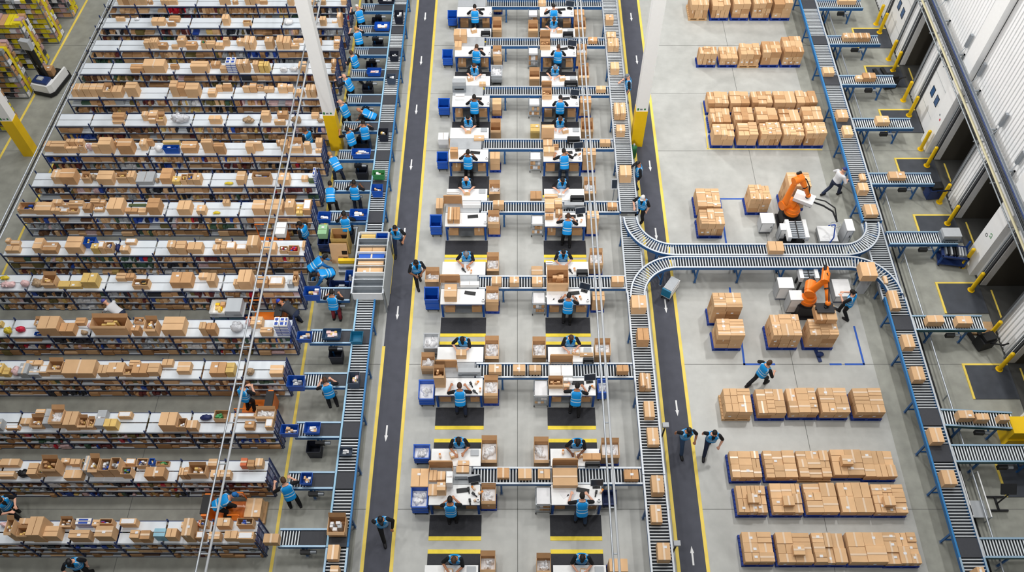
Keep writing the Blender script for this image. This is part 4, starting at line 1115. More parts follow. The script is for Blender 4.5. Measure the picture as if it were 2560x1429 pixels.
IT = {
'k1': '''T f 312 392 25 90 190 0;T f 260 350 432 500 605 1;T f 222 322 888 960 1075 2;S f 733 808 45 75 165 0;S f 727 810 450 485 595 1;S f 720 805 900 950 1040 2;O f 722 805 272 345 352 1;p f 710 810 715 780 805 2;O f 703 797 1207 1285 1312 3;
C f 1055 1138 25 85 205 0;C f 1055 1145 430 480 625 1;C f 1060 1160 895 960 1090 2;O f 1055 1145 310 350 360 1;O f 1065 1160 750 800 812 2;y f 1075 1160 1235 1290 1310 3;S f 1475 1570 -5 60 190 0;S f 1500 1595 405 465 610 1;S f 1530 1635 875 930 1075 2;O f 1480 1590 265 330 345 1;O f 1525 1620 690 780 800 2;O f 1548 1660 1200 1280 1305 3;
P t 1165 1260 255 355 382 1;o t 1165 1260 385 425 470 1;P t 1180 1275 695 800 835 2;o t 1185 1275 845 890 935 2;b t 1180 1295 1170 1205 1310 3;b t 1195 1280 1310 1365 1400 3;b t 360 478 270 330 405 1;b t 365 428 385 440 470 1;g t 345 470 735 780 868 2;w f 215 312 1220 1300 1390 3;b f 310 405 1300 1390 1420 3;
b t 545 640 1272 1310 1325 3;b t 595 655 765 790 815 2;w t 612 655 695 720 730 2;w t 370 455 880 930 945 2;x t 610 700 305 330 345 1;x t 1380 1478 310 335 352 1;x t 1395 1520 770 800 815 2;x t 1420 1540 1280 1320 1350 3;n t 1390 1470 12 30 42 0;n t 1415 1480 405 430 450 1;n t 1430 1515 855 880 910 2;b t 1150 1220 0 30 60 0;
e c 1778 1853 135 188 242 0;e c 1785 1830 297 350 372 0;e c 1833 1880 297 352 372 0;e c 1803 1855 358 432 488 0;e c 1858 1903 358 432 488 0;e c 1828 1905 583 645 705 0;e c 1862 1913 965 1070 1127 0;e c 1917 1967 965 1065 1127 0;e c 1880 1960 1170 1232 1290 0;e s 1618 1703 348 385 412 0;e s 1692 1782 805 840 872 0;e s 1728 1825 1308 1345 1380 0''',
'k2': '''T f 208 305 88 175 290 3;T f 145 248 708 790 915 4;S f 700 795 100 175 282 3;S f 680 790 680 770 905 4;O f 690 790 465 545 572 4;O f 668 780 1135 1255 1290 5;C f 1070 1170 90 175 290 3;C f 1085 1190 690 785 905 4;b f 1075 1180 485 550 577 4;b f 1085 1190 1205 1265 1290 5;S f 1555 1675 55 120 280 3;S f 1595 1705 650 720 880 4;O f 1575 1685 440 540 565 4;S f 1620 1745 1100 1210 1275 5;
b t 325 395 65 110 175 3;b t 1200 1300 60 110 152 3;b t 1290 1340 35 65 95 3;P t 262 435 510 600 620 4;b t 298 352 620 745 785 4;b t 356 410 620 745 785 4;F f 192 255 545 640 690 4;P t 230 425 1215 1345 1365 5;b t 1208 1330 505 535 550 4;b t 1212 1300 550 640 680 4;b t 1303 1370 545 600 650 4;b t 1215 1290 690 715 750 4;o t 1230 1430 1190 1345 1420 5;b t 1310 1375 650 690 730 4;
m t 1500 1550 60 85 110 3;m t 1505 1580 650 700 725 4;x t 1450 1580 520 555 580 4;k t 1390 1580 600 635 650 4;w t 440 610 575 610 640 4;w t 290 410 485 505 520 4;w t 1340 1395 495 515 535 4;w t 1220 1285 1135 1165 1185 5;n t 1450 1490 1215 1235 1250 5;x t 1508 1615 1200 1240 1280 5;q t 480 550 1240 1255 1265 5;n t 450 485 1200 1215 1240 5;n t 1470 1540 60 100 160 3;n t 1480 1570 680 740 790 4;N f 1210 1290 780 850 880 4;
e c 1912 2018 235 330 402 0;e s 1800 1885 585 628 660 0;e s 725 828 565 605 660 0;e s 712 803 1280 1350 1387 0;e s 880 970 1283 1345 1387 0;e s 1090 1188 1283 1350 1385 0;e s 1835 1948 1275 1332 1382 0''',
'k3': '''S f 808 930 70 185 310 5;S f 790 925 920 1065 1175 6;O f 800 930 610 765 790 6;C f 1245 1360 110 215 325 5;C f 1260 1385 930 1100 1185 6;O f 1245 1370 625 765 782 6;S f 1790 1905 60 170 205 5;T f 1845 1930 920 1000 1105 6;S f 1820 1970 585 690 790 6;T f 248 375 75 140 300 5;O f 245 375 0 60 75 5;T f 190 330 920 1100 1195 6;O f 205 330 770 880 935 6;p f 235 370 625 690 715 6;
b t 420 535 35 155 205 5;P t 340 540 712 830 850 6;o t 330 430 820 900 1010 6;b t 530 625 650 705 740 6;P t 1408 1622 692 780 800 6;w t 1405 1625 785 895 915 6;o t 1395 1530 920 985 1020 6;b t 1535 1590 970 1000 1035 6;m t 1700 1770 60 95 120 5;m t 1740 1825 880 945 975 6;k t 548 760 830 880 900 6;w t 560 745 10 45 70 5;x t 1720 1820 730 765 785 6;n t 660 715 945 975 1000 6;n t 700 750 985 1030 1070 6;n t 1770 1825 985 1010 1040 6;n t 1650 1700 110 150 200 5;w t 1535 1620 915 945 970 6;b t 1690 1815 690 710 722 6;
e c 2172 2308 140 258 318 0;e c 2225 2330 450 562 628 0;e c 2250 2350 870 990 1048 0;e s 835 955 792 862 895 0;e s 1063 1178 792 855 895 0;e s 1215 1325 795 850 890 0;e s 2035 2143 795 855 892 0''',
'k4': '''O f 770 915 215 405 438 7;S f 768 908 605 770 850 7;O f 760 900 1305 1440 1460 8;O f 1262 1400 225 405 440 7;O f 1285 1420 1365 1450 1470 8;C f 1280 1415 605 790 875 7;S f 1885 2055 215 345 425 7;S f 1955 2130 1325 1450 1500 8;T f 145 290 318 415 425 7;T f 125 275 630 800 895 7;N f 1905 2030 690 760 830 7;
P t 270 500 375 470 490 7;F t 100 272 425 625 632 7;b t 277 347 460 565 580 7;b t 355 430 480 560 590 7;b t 265 350 600 705 715 7;b t 355 438 580 660 710 7;w t 440 500 480 590 640 7;b t 545 652 378 420 430 7;b t 532 650 430 490 502 7;P t 1435 1675 335 440 460 7;b t 1440 1672 448 612 640 7;m t 1800 1905 565 610 650 7;k t 515 740 490 530 570 7;b t 1725 1890 310 370 385 7;x t 1745 1885 385 420 445 7;q t 355 402 310 345 370 7;q t 1520 1555 295 310 335 7;n t 640 700 600 640 680 7;n t 690 745 640 680 720 7;n t 1840 1890 665 690 710 7;n t 665 690 720 760 800 7;m t 660 745 565 590 615 7;
e s 917 1030 447 540 558 0;e s 1113 1240 455 545 568 0;e s 1300 1413 458 545 560 0;e s 2112 2245 462 555 580 0''',
'g': '''e c 152 227 137 235 256 0;e c 184 248 317 420 442 0;e c 205 277 490 600 620 0;e c 229 306 800 912 940 0;e c 226 296 990 1105 1124 0;e c 267 348 1238 1350 1372 0''',
'f': '''e x 1087 1195 522 590 616 0''',
'h': '''e c 230 308 500 545 572 1;e c 332 410 815 875 907 1;e c 382 446 933 1000 1027 1;e s 340 470 -30 10 38 2;e s 377 428 235 282 312 2;e s 430 480 235 282 312 2;e s 482 528 235 282 312 2;e s 530 575 235 282 312 2;e s 472 520 562 590 610 2;e s 524 616 522 580 610 2;e s 624 718 850 912 940 2;e s 720 838 1278 1325 1347 2''',
'i': '''e c 505 548 105 150 160 1;e c 482 555 168 225 265 1;e c 542 632 328 405 432 1;e c 645 705 862 915 935 1;e c 698 800 970 1100 1126 1;e c 808 898 1297 1390 1422 1;e s 990 1110 1155 1205 1240 2;e s 1210 1320 1160 1215 1250 2''',
'j': '''e c 395 470 262 337 360 1;e c 500 575 610 690 712 1;e c 565 648 850 930 950 1;e c 640 770 1400 1450 1490 1;e s 657 740 512 555 580 2;e s 757 828 530 565 588 2;e s 893 948 548 585 608 2''',
}
ZB = {'f': .003, 't': TZ + .003, 'c': ZC + .002, 's': .866, 'x': 1.014}
CNT = {}
def nth(key):
    CNT[key] = CNT.get(key, 0) + 1
    return ORD[CNT[key]]
def where(i, x, y, zb):
    side = 'left' if x < 0 else 'right'
    inner = 'aisle side' if (x < -1.9 or x > 1.9) else 'middle side'
    if zb == 'f': return '%s, %s %s bench, %s' % (inner, 'far' if y > SYC[i] else 'near', side, packrow(i))
    return benchname(i, side, y > SYC[i])
random.seed(21)
PARC = []; RECS = []
for cr, txt in IT.items():
    ox, oy, s = CR[cr]
    for it in txt.replace('\n', '').split(';'):
        if not it.strip(): continue
        q = it.split(); kd, zb = q[0], q[1]; xl, xr, yk, yt, yb = [float(k) for k in q[2:7]]; i = int(q[7])
        yk, yt, yb = oy + yk / s, oy + yt / s, oy + yb / s; z = ZB[zb]
        a = P(ox + xl / s, yb, z); b = P(ox + xr / s, yb, z)
        x0, x1, y0 = a[0], b[0], a[1]
        if zb == 't':                       # keep bench goods on the bench or the low bridge between two benches
            c = SYC[i]; y0 = min(max(y0, c - .94), c + .75)
        h = .03
        while V(y0, z + h) > yt and h < 1.2: h += .006
        y1 = max(P(ox + xl / s, yk, z + h)[1], y0 + .12)
        if zb == 'f':
            y1 = min(max(y1, y0 + .4), y0 + .75)
            if y0 < SYC[i]: y1 = min(y1, SYC[i] - .33); y0 = min(y0, y1 - .4)
            else: y0 = max(y0, SYC[i] + .33); y1 = max(y1, y0 + .4)
        xm = (x0 + x1) / 2
        if kd == 'e':
            if zb == 'c':
                c_, w_ = (RXC, .31) if (i == 1) else (MXC, .275)
                x0, x1 = max(x0, c_ - w_), min(x1, c_ + w_)
                if x1 - x0 < .12: x0, x1 = c_ - w_, c_ - w_ + .2
            elif zb == 's':
                if i == 2: z = .878
                c_, w_ = (min(DY, key=lambda q: abs(q - y0 - .2)), .235) if i == 2 else (min(SYC, key=lambda q: abs(q - y0 - .2)), .215)
                y0 = max(y0, c_ - w_); y1 = min(max(y1, y0 + .2), c_ + w_)
                y0 = min(y0, y1 - .2)
            PARC.append((cr, zb, x0, x1, y0, min(y1, y0 + .8), z, max(.12, h), i)); continue
        if kd == 'P': y1 = y0 + .16
        if kd in 'wxk': y1 = min(y1, y0 + .4)
        if zb == 't' and kd in 'bogF': y1 = min(y1, y0 + .6)
        if kd in 'mnq': x0, x1, y1 = min(x0, xm - .15) if kd == 'm' else x0, max(x1, xm + .15) if kd == 'm' else x1, y0 + .2
        RECS.append([kd, zb, x0, x1, y0, y1, z, h, i])
for n in range(len(RECS)):                 # push apart things that would share space
    for m_ in range(n):
        A, B = RECS[n], RECS[m_]
        if A[8] != B[8] or A[1] != B[1]: continue
        ox_ = min(A[3], B[3]) - max(A[2], B[2]); oy_ = min(A[5], B[5]) - max(A[4], B[4])
        if ox_ > 0 and oy_ > 0:
            if ox_ < oy_:
                l_, r_ = (A, B) if A[2] + A[3] < B[2] + B[3] else (B, A)
                c = (min(l_[3], r_[3]) + max(l_[2], r_[2])) / 2; l_[3] = max(c - .006, l_[2] + .08); r_[2] = min(c + .006, r_[3] - .08)
            else:
                l_, r_ = (A, B) if A[4] + A[5] < B[4] + B[5] else (B, A)
                c = (min(l_[5], r_[5]) + max(l_[4], r_[4])) / 2; l_[5] = max(c - .006, l_[4] + .1); r_[4] = min(c + .006, r_[5] - .1)
if 1:
    for kd, zb, x0, x1, y0, y1, z, h, i in RECS:
        xm = (x0 + x1) / 2
        wn = where(i, xm, y0, zb)
        g = 'goods at the packing benches'
        if kd == 'b': carton('packing_carton', '%s tan carton at the %s' % (nth('b' + wn), wn), x0, x1, y0, y1, z, h, g, tape=.6, lab=.2)
        elif kd == 'o': open_carton('open_packing_carton', '%s open carton at the %s' % (nth('o' + wn), wn), x0, x1, y0, y1, z, h, g, fill=[CARD, CARDIN, CARD2])
        elif kd == 'O':
            h = max(h, .55)
            open_carton('filler_carton', '%s open filler carton, %s' % (nth('O' + wn), wn), x0, x1, y0, y1, z, h, g, fill='w' if i > 3 else None)
        elif kd == 'P':
            w_ = x1 - x0; hh = max(.3, min(.75, h if h > .2 else .45))
            o = MB().box(-w_ / 2, 0, 0, w_ / 2, .03, hh, CARDIN).build('upright_cardboard', None, (xm, y0 + .12, z))
            tag(o, 'upright brown cardboard panel at the ' + wn, 'cardboard panel', g)
            MB().box(-w_ / 2 + .02, .032, hh - .02, w_ / 2 - .02, .05, hh + .015, CARD).box(-w_ / 2, -.16, 0, -w_ / 2 + .01, 0, hh * .5, CARD).box(w_ / 2 - .01, -.16, 0, w_ / 2, 0, hh * .5, CARD).build('folded_edge', o)
        elif kd == 'F': carton('flattened_carton', 'wide flat tan carton at the ' + wn, x0, x1, y0, y1, z, max(.05, h), g, tape=0)
        elif kd == 'p':
            o = bin_cart('%s white-filled bin, %s' % (nth('p' + wn), wn), x0, x1, y0, y0 + .5, .7, GREYW, PAPER)
        elif kd == 'T': bin_cart('blue wheeled bin, ' + wn, x0, x1, y0, y1, max(.7, min(h, 1.0)), fill=PAPER if i > 5 else None)
        elif kd == 'C': wire_cart('steel supply cart with white sheets, ' + wn, x0, x1, y0, y1, max(.8, min(h, 1.1)))
        elif kd == 'S': stack('%s stack, %s' % (nth('S' + wn), wn), x0, x1, y0, y1, max(.8, min(h, 1.15)))
        elif kd == 'N': bin_cart('dark blue low bin, ' + wn, x0, x1, y0, y0 + .4, .45, NAVY)
        elif kd == 'y': carton('yellow_carton', 'low yellowish carton, ' + wn, x0, x1, y0, y1, z, .5, g, mat=KRAFT, tape=0)
        elif kd == 'g': printer('large grey printer at the ' + wn, x0, x1, y0, y1, z, h)
        elif kd == 'w':
            o = carton('white_carton', '%s white box at the %s' % (nth('w' + wn), wn), x0, x1, y0, min(y1, y0 + .5), z, min(max(h, .08), .5), g, mat=WHITE, tape=0, lab=.2)
        elif kd == 'm': monitor('tilted screen on the ' + wn + (' %s' % nth('m' + wn) if CNT.get('m' + wn) else ''), xm, y0 + .1, z, U(-.3, .3)); nth('m' + wn)
        elif kd == 'k':
            o = printer('long low white and grey machine at the ' + wn, x0, x1, y0, min(y1, y0 + .35), z, .22)
        elif kd == 'x':
            o = printer('black label printer at the ' + wn, x0, x1, y0, min(y1, y0 + .3), z, .2)
            for c in o.children: c.data.materials[0] = DARK if c.name.startswith(('housing', 'lid')) else GREYW
        elif kd == 'n':
            scanner('%s black scanner on the %s' % (nth('n' + wn), wn), xm - .06, y0 + .05, z, U(-1, 1))
            tapegun('%s tape dispenser on the %s' % (nth('t' + wn), wn), xm + .1, y0 + .1, z, U(-1, 1))
        elif kd == 'q': tapegun('orange tape dispenser on the ' + wn, xm, y0 + .08, z, U(-.5, .5))
# small working clutter on the near benches
def free(x, y, r, i):
    return not any(q[8] == i and q[1] == 't' and q[2] - r < x < q[3] + r and q[4] - r < y < q[5] + r for q in RECS)
random.seed(77)
for i in range(8):
    for side, (x0, x1) in BX.items():
        wn = benchname(i, side, False); yc = SYC[i]
        xs = x1 - .3 if side == 'right' else x1 - .25
        if side == 'right' and i in (0, 1, 2): monitor('small screen on the ' + wn, xs + .12, yc - .42, TZ + .003, -.2)
        if free(xs - .28, yc - .5, .12, i):
            o = MB().box(-.2, -.07, 0, .2, .07, .025, DARK).build('keyboard', None, (xs - .28, yc - .5, TZ + .003), U(-.2, .2)); tag(o, 'black keyboard on the ' + wn, 'keyboard')
        for k in range(3 if side == 'right' else 1):
            py_ = yc - U(.52, .72)
            if not free(xs - .62 - .26 * k, py_, .14, i): continue
            o = MB().box(-.105, -.15, 0, .105, .15, .004, PAPER).build('paper_sheet', None, (xs - .62 - .26 * k, py_, TZ + .003), U(-.6, .6)); tag(o, '%s loose white sheet on the %s' % (ORD[k + 1], wn), 'paper')
        if not free(xs + .2, yc - .84, .06, i): continue
        o = MB().cyl((0, 0, 0), (0, 0, .1), .06, PAPER, 14).cyl((0, 0, .1), (0, 0, .101), .025, DARK, 10).build('label_roll', None, (xs + .2, yc - .84, TZ + .003)); tag(o, 'white roll of labels on the ' + wn, 'label roll')
for i in range(1, 9):
    for side, (x0, x1) in BX.items():
        wn = benchname(i, side, True); yc = SYC[i]; xs = (x0 + x1) / 2 + U(-.05, .05)
        if not free(xs, yc + .66, .16, i): continue
        o = mesh_carton(.24, .2, .14, CARD).build('held_carton', None, (xs + (-.04 if side == 'left' else .12), yc + .66, TZ + .004), U(-.4, .4)); tag(o, 'small carton being packed on the ' + wn, 'cardboard box')
        MB().box(-.1, -.06, .15, .1, .06, .152, PAPER).build('shipping_label', o)
        if not free(x1 - .2, yc + .75, .12, i): continue
        o = MB().box(-.13, -.1, 0, .13, .1, .05, GREYW).build('paper_tray', None, (x1 - .2, yc + .75, TZ + .003)); tag(o, 'grey tray at the corner of the ' + wn, 'tray')
# parcels riding on the conveyors
seen = {}
def zone(cr, zb, x, y, i):
    if zb == 'x': return 'riding on the farther crossing conveyor'
    if i == 1 or (zb == 'c' and x > 10): return 'riding on the right line'
    if i == 2:
        k = min(range(nD), key=lambda k: abs(DY[k] - y)); return 'on the ' + dockname(k)
    if zb == 'c': return 'riding on the middle line'
    k = min(range(8), key=lambda k: abs(SYC[k] - y))
    return 'on the spur, ' + packrow(k)
zs = {}
for p_ in PARC:
    zs.setdefault(zone(p_[0], p_[1], (p_[2] + p_[3]) / 2, p_[4], p_[8]), []).append(p_)
for zn, ps in zs.items():
    key = (lambda p: p[4]) if 'line' in zn else (lambda p: p[2])
    ps.sort(key=key)
    ps[:] = [list(p) for p in ps]
    for n in range(len(ps)):
        for m_ in range(n):
            A, B = ps[m_], ps[n]
            ox_ = min(A[3], B[3]) - max(A[2], B[2]); oy_ = min(A[5], B[5]) - max(A[4], B[4])
            if ox_ > 0 and oy_ > 0:
                a_ = 2 if ox_ < oy_ else 4
                l_, r_ = (A, B) if A[a_] + A[a_ + 1] <= B[a_] + B[a_ + 1] else (B, A)
                c = (l_[a_ + 1] + r_[a_]) / 2; l_[a_ + 1] = max(c - .005, l_[a_] + .07); r_[a_] = min(c + .005, r_[a_ + 1] - .07)
    for n, p_ in enumerate(ps):
        lab = '%s tan parcel %s %s' % (ORD[n + 1], 'from front' if 'line' in zn else 'from left', zn) if len(ps) > 1 else 'single tan parcel ' + zn
        carton('parcel', lab, p_[2], p_[3], p_[4], p_[5], p_[6], p_[7], 'parcels on the conveyors', tape=.85, lab=.4, axis='y')
# loose things on the left line and its spurs
LT = '''2 1275 1335 75 110 182 K;2 1122 1233 165 215 233 B;2 1068 1170 505 545 570 B;2 957 1093 1105 1150 1182 B;2 1237 1300 380 420 462 K;2 1217 1280 550 585 632 g;2 1157 1225 955 1000 1056 K;2 1112 1200 1270 1302 1342 G;4 1107 1185 30 72 132 B;4 942 1068 215 270 302 B;4 706 797 235 290 322 B;4 607 720 790 850 902 B;4 552 656 1125 1185 1213 B;4 737 870 1105 1175 1196 D;4 946 1033 1125 1200 1226 T;6 602 712 105 168 212 B;6 556 668 435 495 523 B;6 711 812 420 488 508 B;6 946 1028 600 640 652 g;6 686 758 760 833 852 B;6 441 540 1170 1230 1252 b;6 872 990 1055 1160 1192 o;6 866 940 1245 1343 1362 b;6 890 945 1385 1440 1480 b;2 1150 1270 0 18 32 K;6 1010 1080 80 150 195 g'''
cnt = 0
for it in LT.split(';'):
    q = it.split(); c = int(q[0]); xl, xr, yk, yt, yb = [float(k) for k in q[1:6]]; kd = q[6]
    z = ZC + .034
    a = at(c, xl, yb, z); b = at(c, xr, yb, z)
    oy, s = CR[c][1], CR[c][2]
    h = .08
    while V(a[1], z + h) > oy + yt / s and h < .4: h += .006
    y1 = min(max(at(c, xl, yk, z + h)[1], a[1] + .25), a[1] + .6)
    k = min(range(nS), key=lambda k: abs(SPY[k] - a[1] - .2))
    wn = ('on the ' + spurname(k)) if a[0] < -5.75 else 'on the left line near ' + spurname(k)
    A = (a[0], b[0], a[1], y1, z, max(h, .16))
    g = 'totes on the left line'
    n = nth('L' + kd + wn)
    if kd == 'b': carton('parcel', '%s tan parcel %s' % (n, wn), *A, group=g, tape=1)
    elif kd == 'o': open_carton('open_parcel', 'open carton of white packs ' + wn, *A, group=g, fill=[PAPER, GREYW, PAPER])
    else:
        mt, wd = {'B': (TOTE, 'blue tote'), 'K': (M('tote_black', (34, 38, 52), .5), 'black tote'), 'g': (M('tote_slate', (70, 84, 104), .5), 'slate grey tote'), 'G': (GREEN, 'green tote'), 'D': (M('tote_dark_blue', (40, 74, 110), .5), 'dark blue tote with goods'), 'T': (TEAL, 'teal tote')}[kd]
        tote('tote', '%s %s %s' % (n, wd, wn), *A, mt, group=g, fill=random.choice([[PAPER, GREYW], [PAPER, PINKP, KRAFT], [PAPER, CARD]]) if kd != 'T' else None)
# ---------------------------------------------------------------- palletised cartons
random.seed(33)
stackmb = MB()
PT = {  # crop: uL uR vBackTop vFrontTop vFootFront pallet-colour row ; row phrase keys below
'b': '''540 672 -62 38 148 w A;697 830 -62 38 148 b A;850 978 -62 30 148 b A;998 1132 -62 25 148 b A;1148 1285 -62 25 148 b A;
600 735 347 402 497 b B;760 895 348 435 497 b B;905 1055 322 405 500 w B;1066 1203 307 392 497 b B;1222 1366 268 385 497 b B;
665 822 682 770 850 b C;830 976 680 770 850 b C;990 1145 680 765 845 b C;1155 1316 677 765 845 b C;1322 1476 674 765 840 b C;
690 838 805 908 985 b D;860 1005 797 892 980 b D;1022 1180 795 890 980 b D;1195 1348 812 900 980 b D;1365 1512 793 888 975 b D;
703 862 922 1005 1097 b E;888 1033 908 1000 1097 b E;1052 1204 908 1000 1097 b E;1218 1373 910 1002 1097 b E;1382 1534 908 993 1097 b E''',
'f': '''562 732 145 275 350 b R;580 752 288 400 497 b R;925 1075 118 222 330 b R;1170 1330 30 130 300 b R;655 860 888 992 1120 b S;690 885 1078 1195 1300 b S;1078 1285 1042 1195 1295 b S;1333 1540 1075 1190 1295 b S''',
'g': '''690 868 235 388 442 w F;905 1088 238 395 442 b F;1107 1296 230 390 438 b F;1310 1498 230 390 440 b F;1532 1722 233 390 442 b F;
738 935 642 815 850 b G;960 1168 638 830 848 b G;1175 1388 638 826 845 w G;1396 1600 632 805 832 b G;1597 1808 637 812 842 b G;
780 975 866 1045 1072 b H;1002 1205 852 1055 1072 b H;1226 1435 848 1050 1072 b H;1446 1660 845 1048 1072 b H;1664 1880 858 1055 1074 b H;
820 1018 1168 1370 1392 b J;1040 1270 1170 1366 1396 b J;1276 1490 1172 1370 1396 b J;1500 1745 1170 1366 1398 b J;1740 1965 1170 1374 1402 b J'''}
RN = {'A': 'farthest pallet row', 'B': 'second farthest pallet row', 'C': 'seventh pallet row from front', 'D': 'sixth pallet row from front', 'E': 'fifth pallet row from front',
      'R': 'farther robot', 'S': 'nearer robot', 'F': 'fourth pallet row from front', 'G': 'third pallet row from front', 'H': 'second pallet row from front', 'J': 'first pallet row from front'}
pc = {}
NEAR = 'EFGHJRS'
for cr, txt in PT.items():
    ox, oy, s = CR[cr]
    for it in txt.replace('\n', '').split(';'):
        q = it.split(); xl, xr, yk, yt, yb = [float(k) for k in q[:5]]; pcol, rw = q[5], q[6]
        yk, yt, yb = oy + yk / s, oy + yt / s, oy + yb / s
        z0 = .14
        a = P(ox + xl / s, yb, .05); b = P(ox + xr / s, yb, .05)
        x0, x1, y0 = a[0] + .03, b[0], a[1] + .02
        h = .3
        while V(y0, z0 + h) > yt and h < 1.5: h += .008
        y1 = min(P(ox + xl / s, yk, z0 + h)[1], y0 + 1.25)
        pc[rw] = pc.get(rw, 0) + 1
        ph = '%s pallet from left, %s' % (ORD[pc[rw]], RN[rw])
        pallet(('wooden' if pcol == 'w' else 'blue') + ' pallet, ' + ph, x0 - .045, x1 + .02, y0 - .02, y1 + .012, z0, WOOD if pcol == 'w' else PALB, group='pallets of ' + RN[rw])
        w, d = x1 - x0, y1 - y0
        toph = min(.3, h * .45)
        nl = max(1, round((h - toph) / .3)); lh = (h - toph) / nl
        nx = random.choice((2, 3, 3)); ny = random.choice((2, 3))
        # lower layers: only the outer ring of cartons shows
        for l in range(nl):
            zz = z0 + .001 + l * lh
            nn = nx + random.choice((-1, 0, 1)) if nx > 2 else nx
            mm = 3 if l % 2 else 2
            for ii in range(nn):
                for jj in range(mm):
                    if 0 < ii < nn - 1 and 0 < jj < mm - 1: continue
                    j = lambda: U(0, .012)
                    X0, X1 = x0 + w * ii / nn + j(), x0 + w * (ii + 1) / nn - j(); Y0, Y1 = y0 + d * jj / mm + j(), y0 + d * (jj + 1) / mm - j()
                    mt = random.choice((CARD, CARD, CARD2))
                    stackmb.box(X0, Y0, zz, X1, Y1, zz + lh - .006, mt)
                    if R() < .35 and jj == 0: stackmb.box(X0 + (X1 - X0) * .3, Y0 - .003, zz + lh * .4, X0 + (X1 - X0) * .3 + .09, Y0 - .001, zz + lh * .4 + .07, PAPER)
                    if R() < .4 and jj == 0: stackmb.box((X0 + X1) / 2 - .02, Y0 - .002, zz + lh * .6, (X0 + X1) / 2 + .02, Y0 - .0005, zz + lh - .006, TAPE)
        # top layer: irregular split in columns, each column split again
        cells = []
        cut = [0] + sorted(min(.9, max(.1, (k + 1) / nx + U(-.07, .07))) for k in range(nx - 1)) + [1]
        for ii in range(nx):
            ny_ = random.choice((2, 3, 3)) if R() < .6 else ny
            cy = [0] + sorted((k + 1) / ny_ + U(-.06, .06) for k in range(ny_ - 1)) + [1]
            for jj in range(ny_):
                cells.append((x0 + w * cut[ii], x0 + w * cut[ii + 1], y0 + d * cy[jj], y0 + d * cy[jj + 1], toph + (U(-.07, .03) if R() < .3 else U(-.008, .008))))
        cells.sort(key=lambda c: (-round(c[3] / .35), c[0]))
        zt = z0 + .002 + nl * lh
        ext = []
        if rw in 'GHJ' and R() < .7 and (rw, pc[rw]) not in (('G', 1), ('G', 3), ('J', 1), ('J', 4), ('J', 5)):
            ex = U(.35, .6); ey = U(.3, .55); ext.append((x0 + w * ex - .17, x0 + w * ex + .17, y0 + d * ey - .15, y0 + d * ey + .15, U(.14, .22)))
        for n, (X0, X1, Y0, Y1, ch) in enumerate(cells):
            if rw in NEAR:
                carton('pallet_carton', '%s top carton from back corner, %s' % (ORD[n + 1], ph), X0 + .004, X1 - .006, Y0 + .004, Y1 - .006, zt, ch, 'top cartons of ' + ph, tape=.55 if rw != 'J' else .75, lab=.3 if (rw, pc[rw]) != ('J', 5) else .9, mat=CARD)
            else:
                stackmb.box(X0 + .004, Y0 + .004, zt, X1 - .006, Y1 - .006, zt + ch, random.choice((CARD, CARD, CARD2)))
                if R() < .5: stackmb.box((X0 + X1) / 2 - .03, Y0 + .004, zt + ch + .001, (X0 + X1) / 2 + .03, Y1 - .006, zt + ch + .003, TAPE)
        for X0, X1, Y0, Y1, ch in ext:
            zz = zt + toph + .035
            carton('pallet_carton', 'loose carton lying on top, ' + ph, X0, X1, Y0, Y1, zz, ch, 'loose cartons on pallets', tape=.8, lab=.5, mat=CARD)
o = stackmb.build('stacked_cartons'); tag(o, 'cartons packed in the lower layers and far stacks of the pallet loads', 'cartons', None, 'stuff')
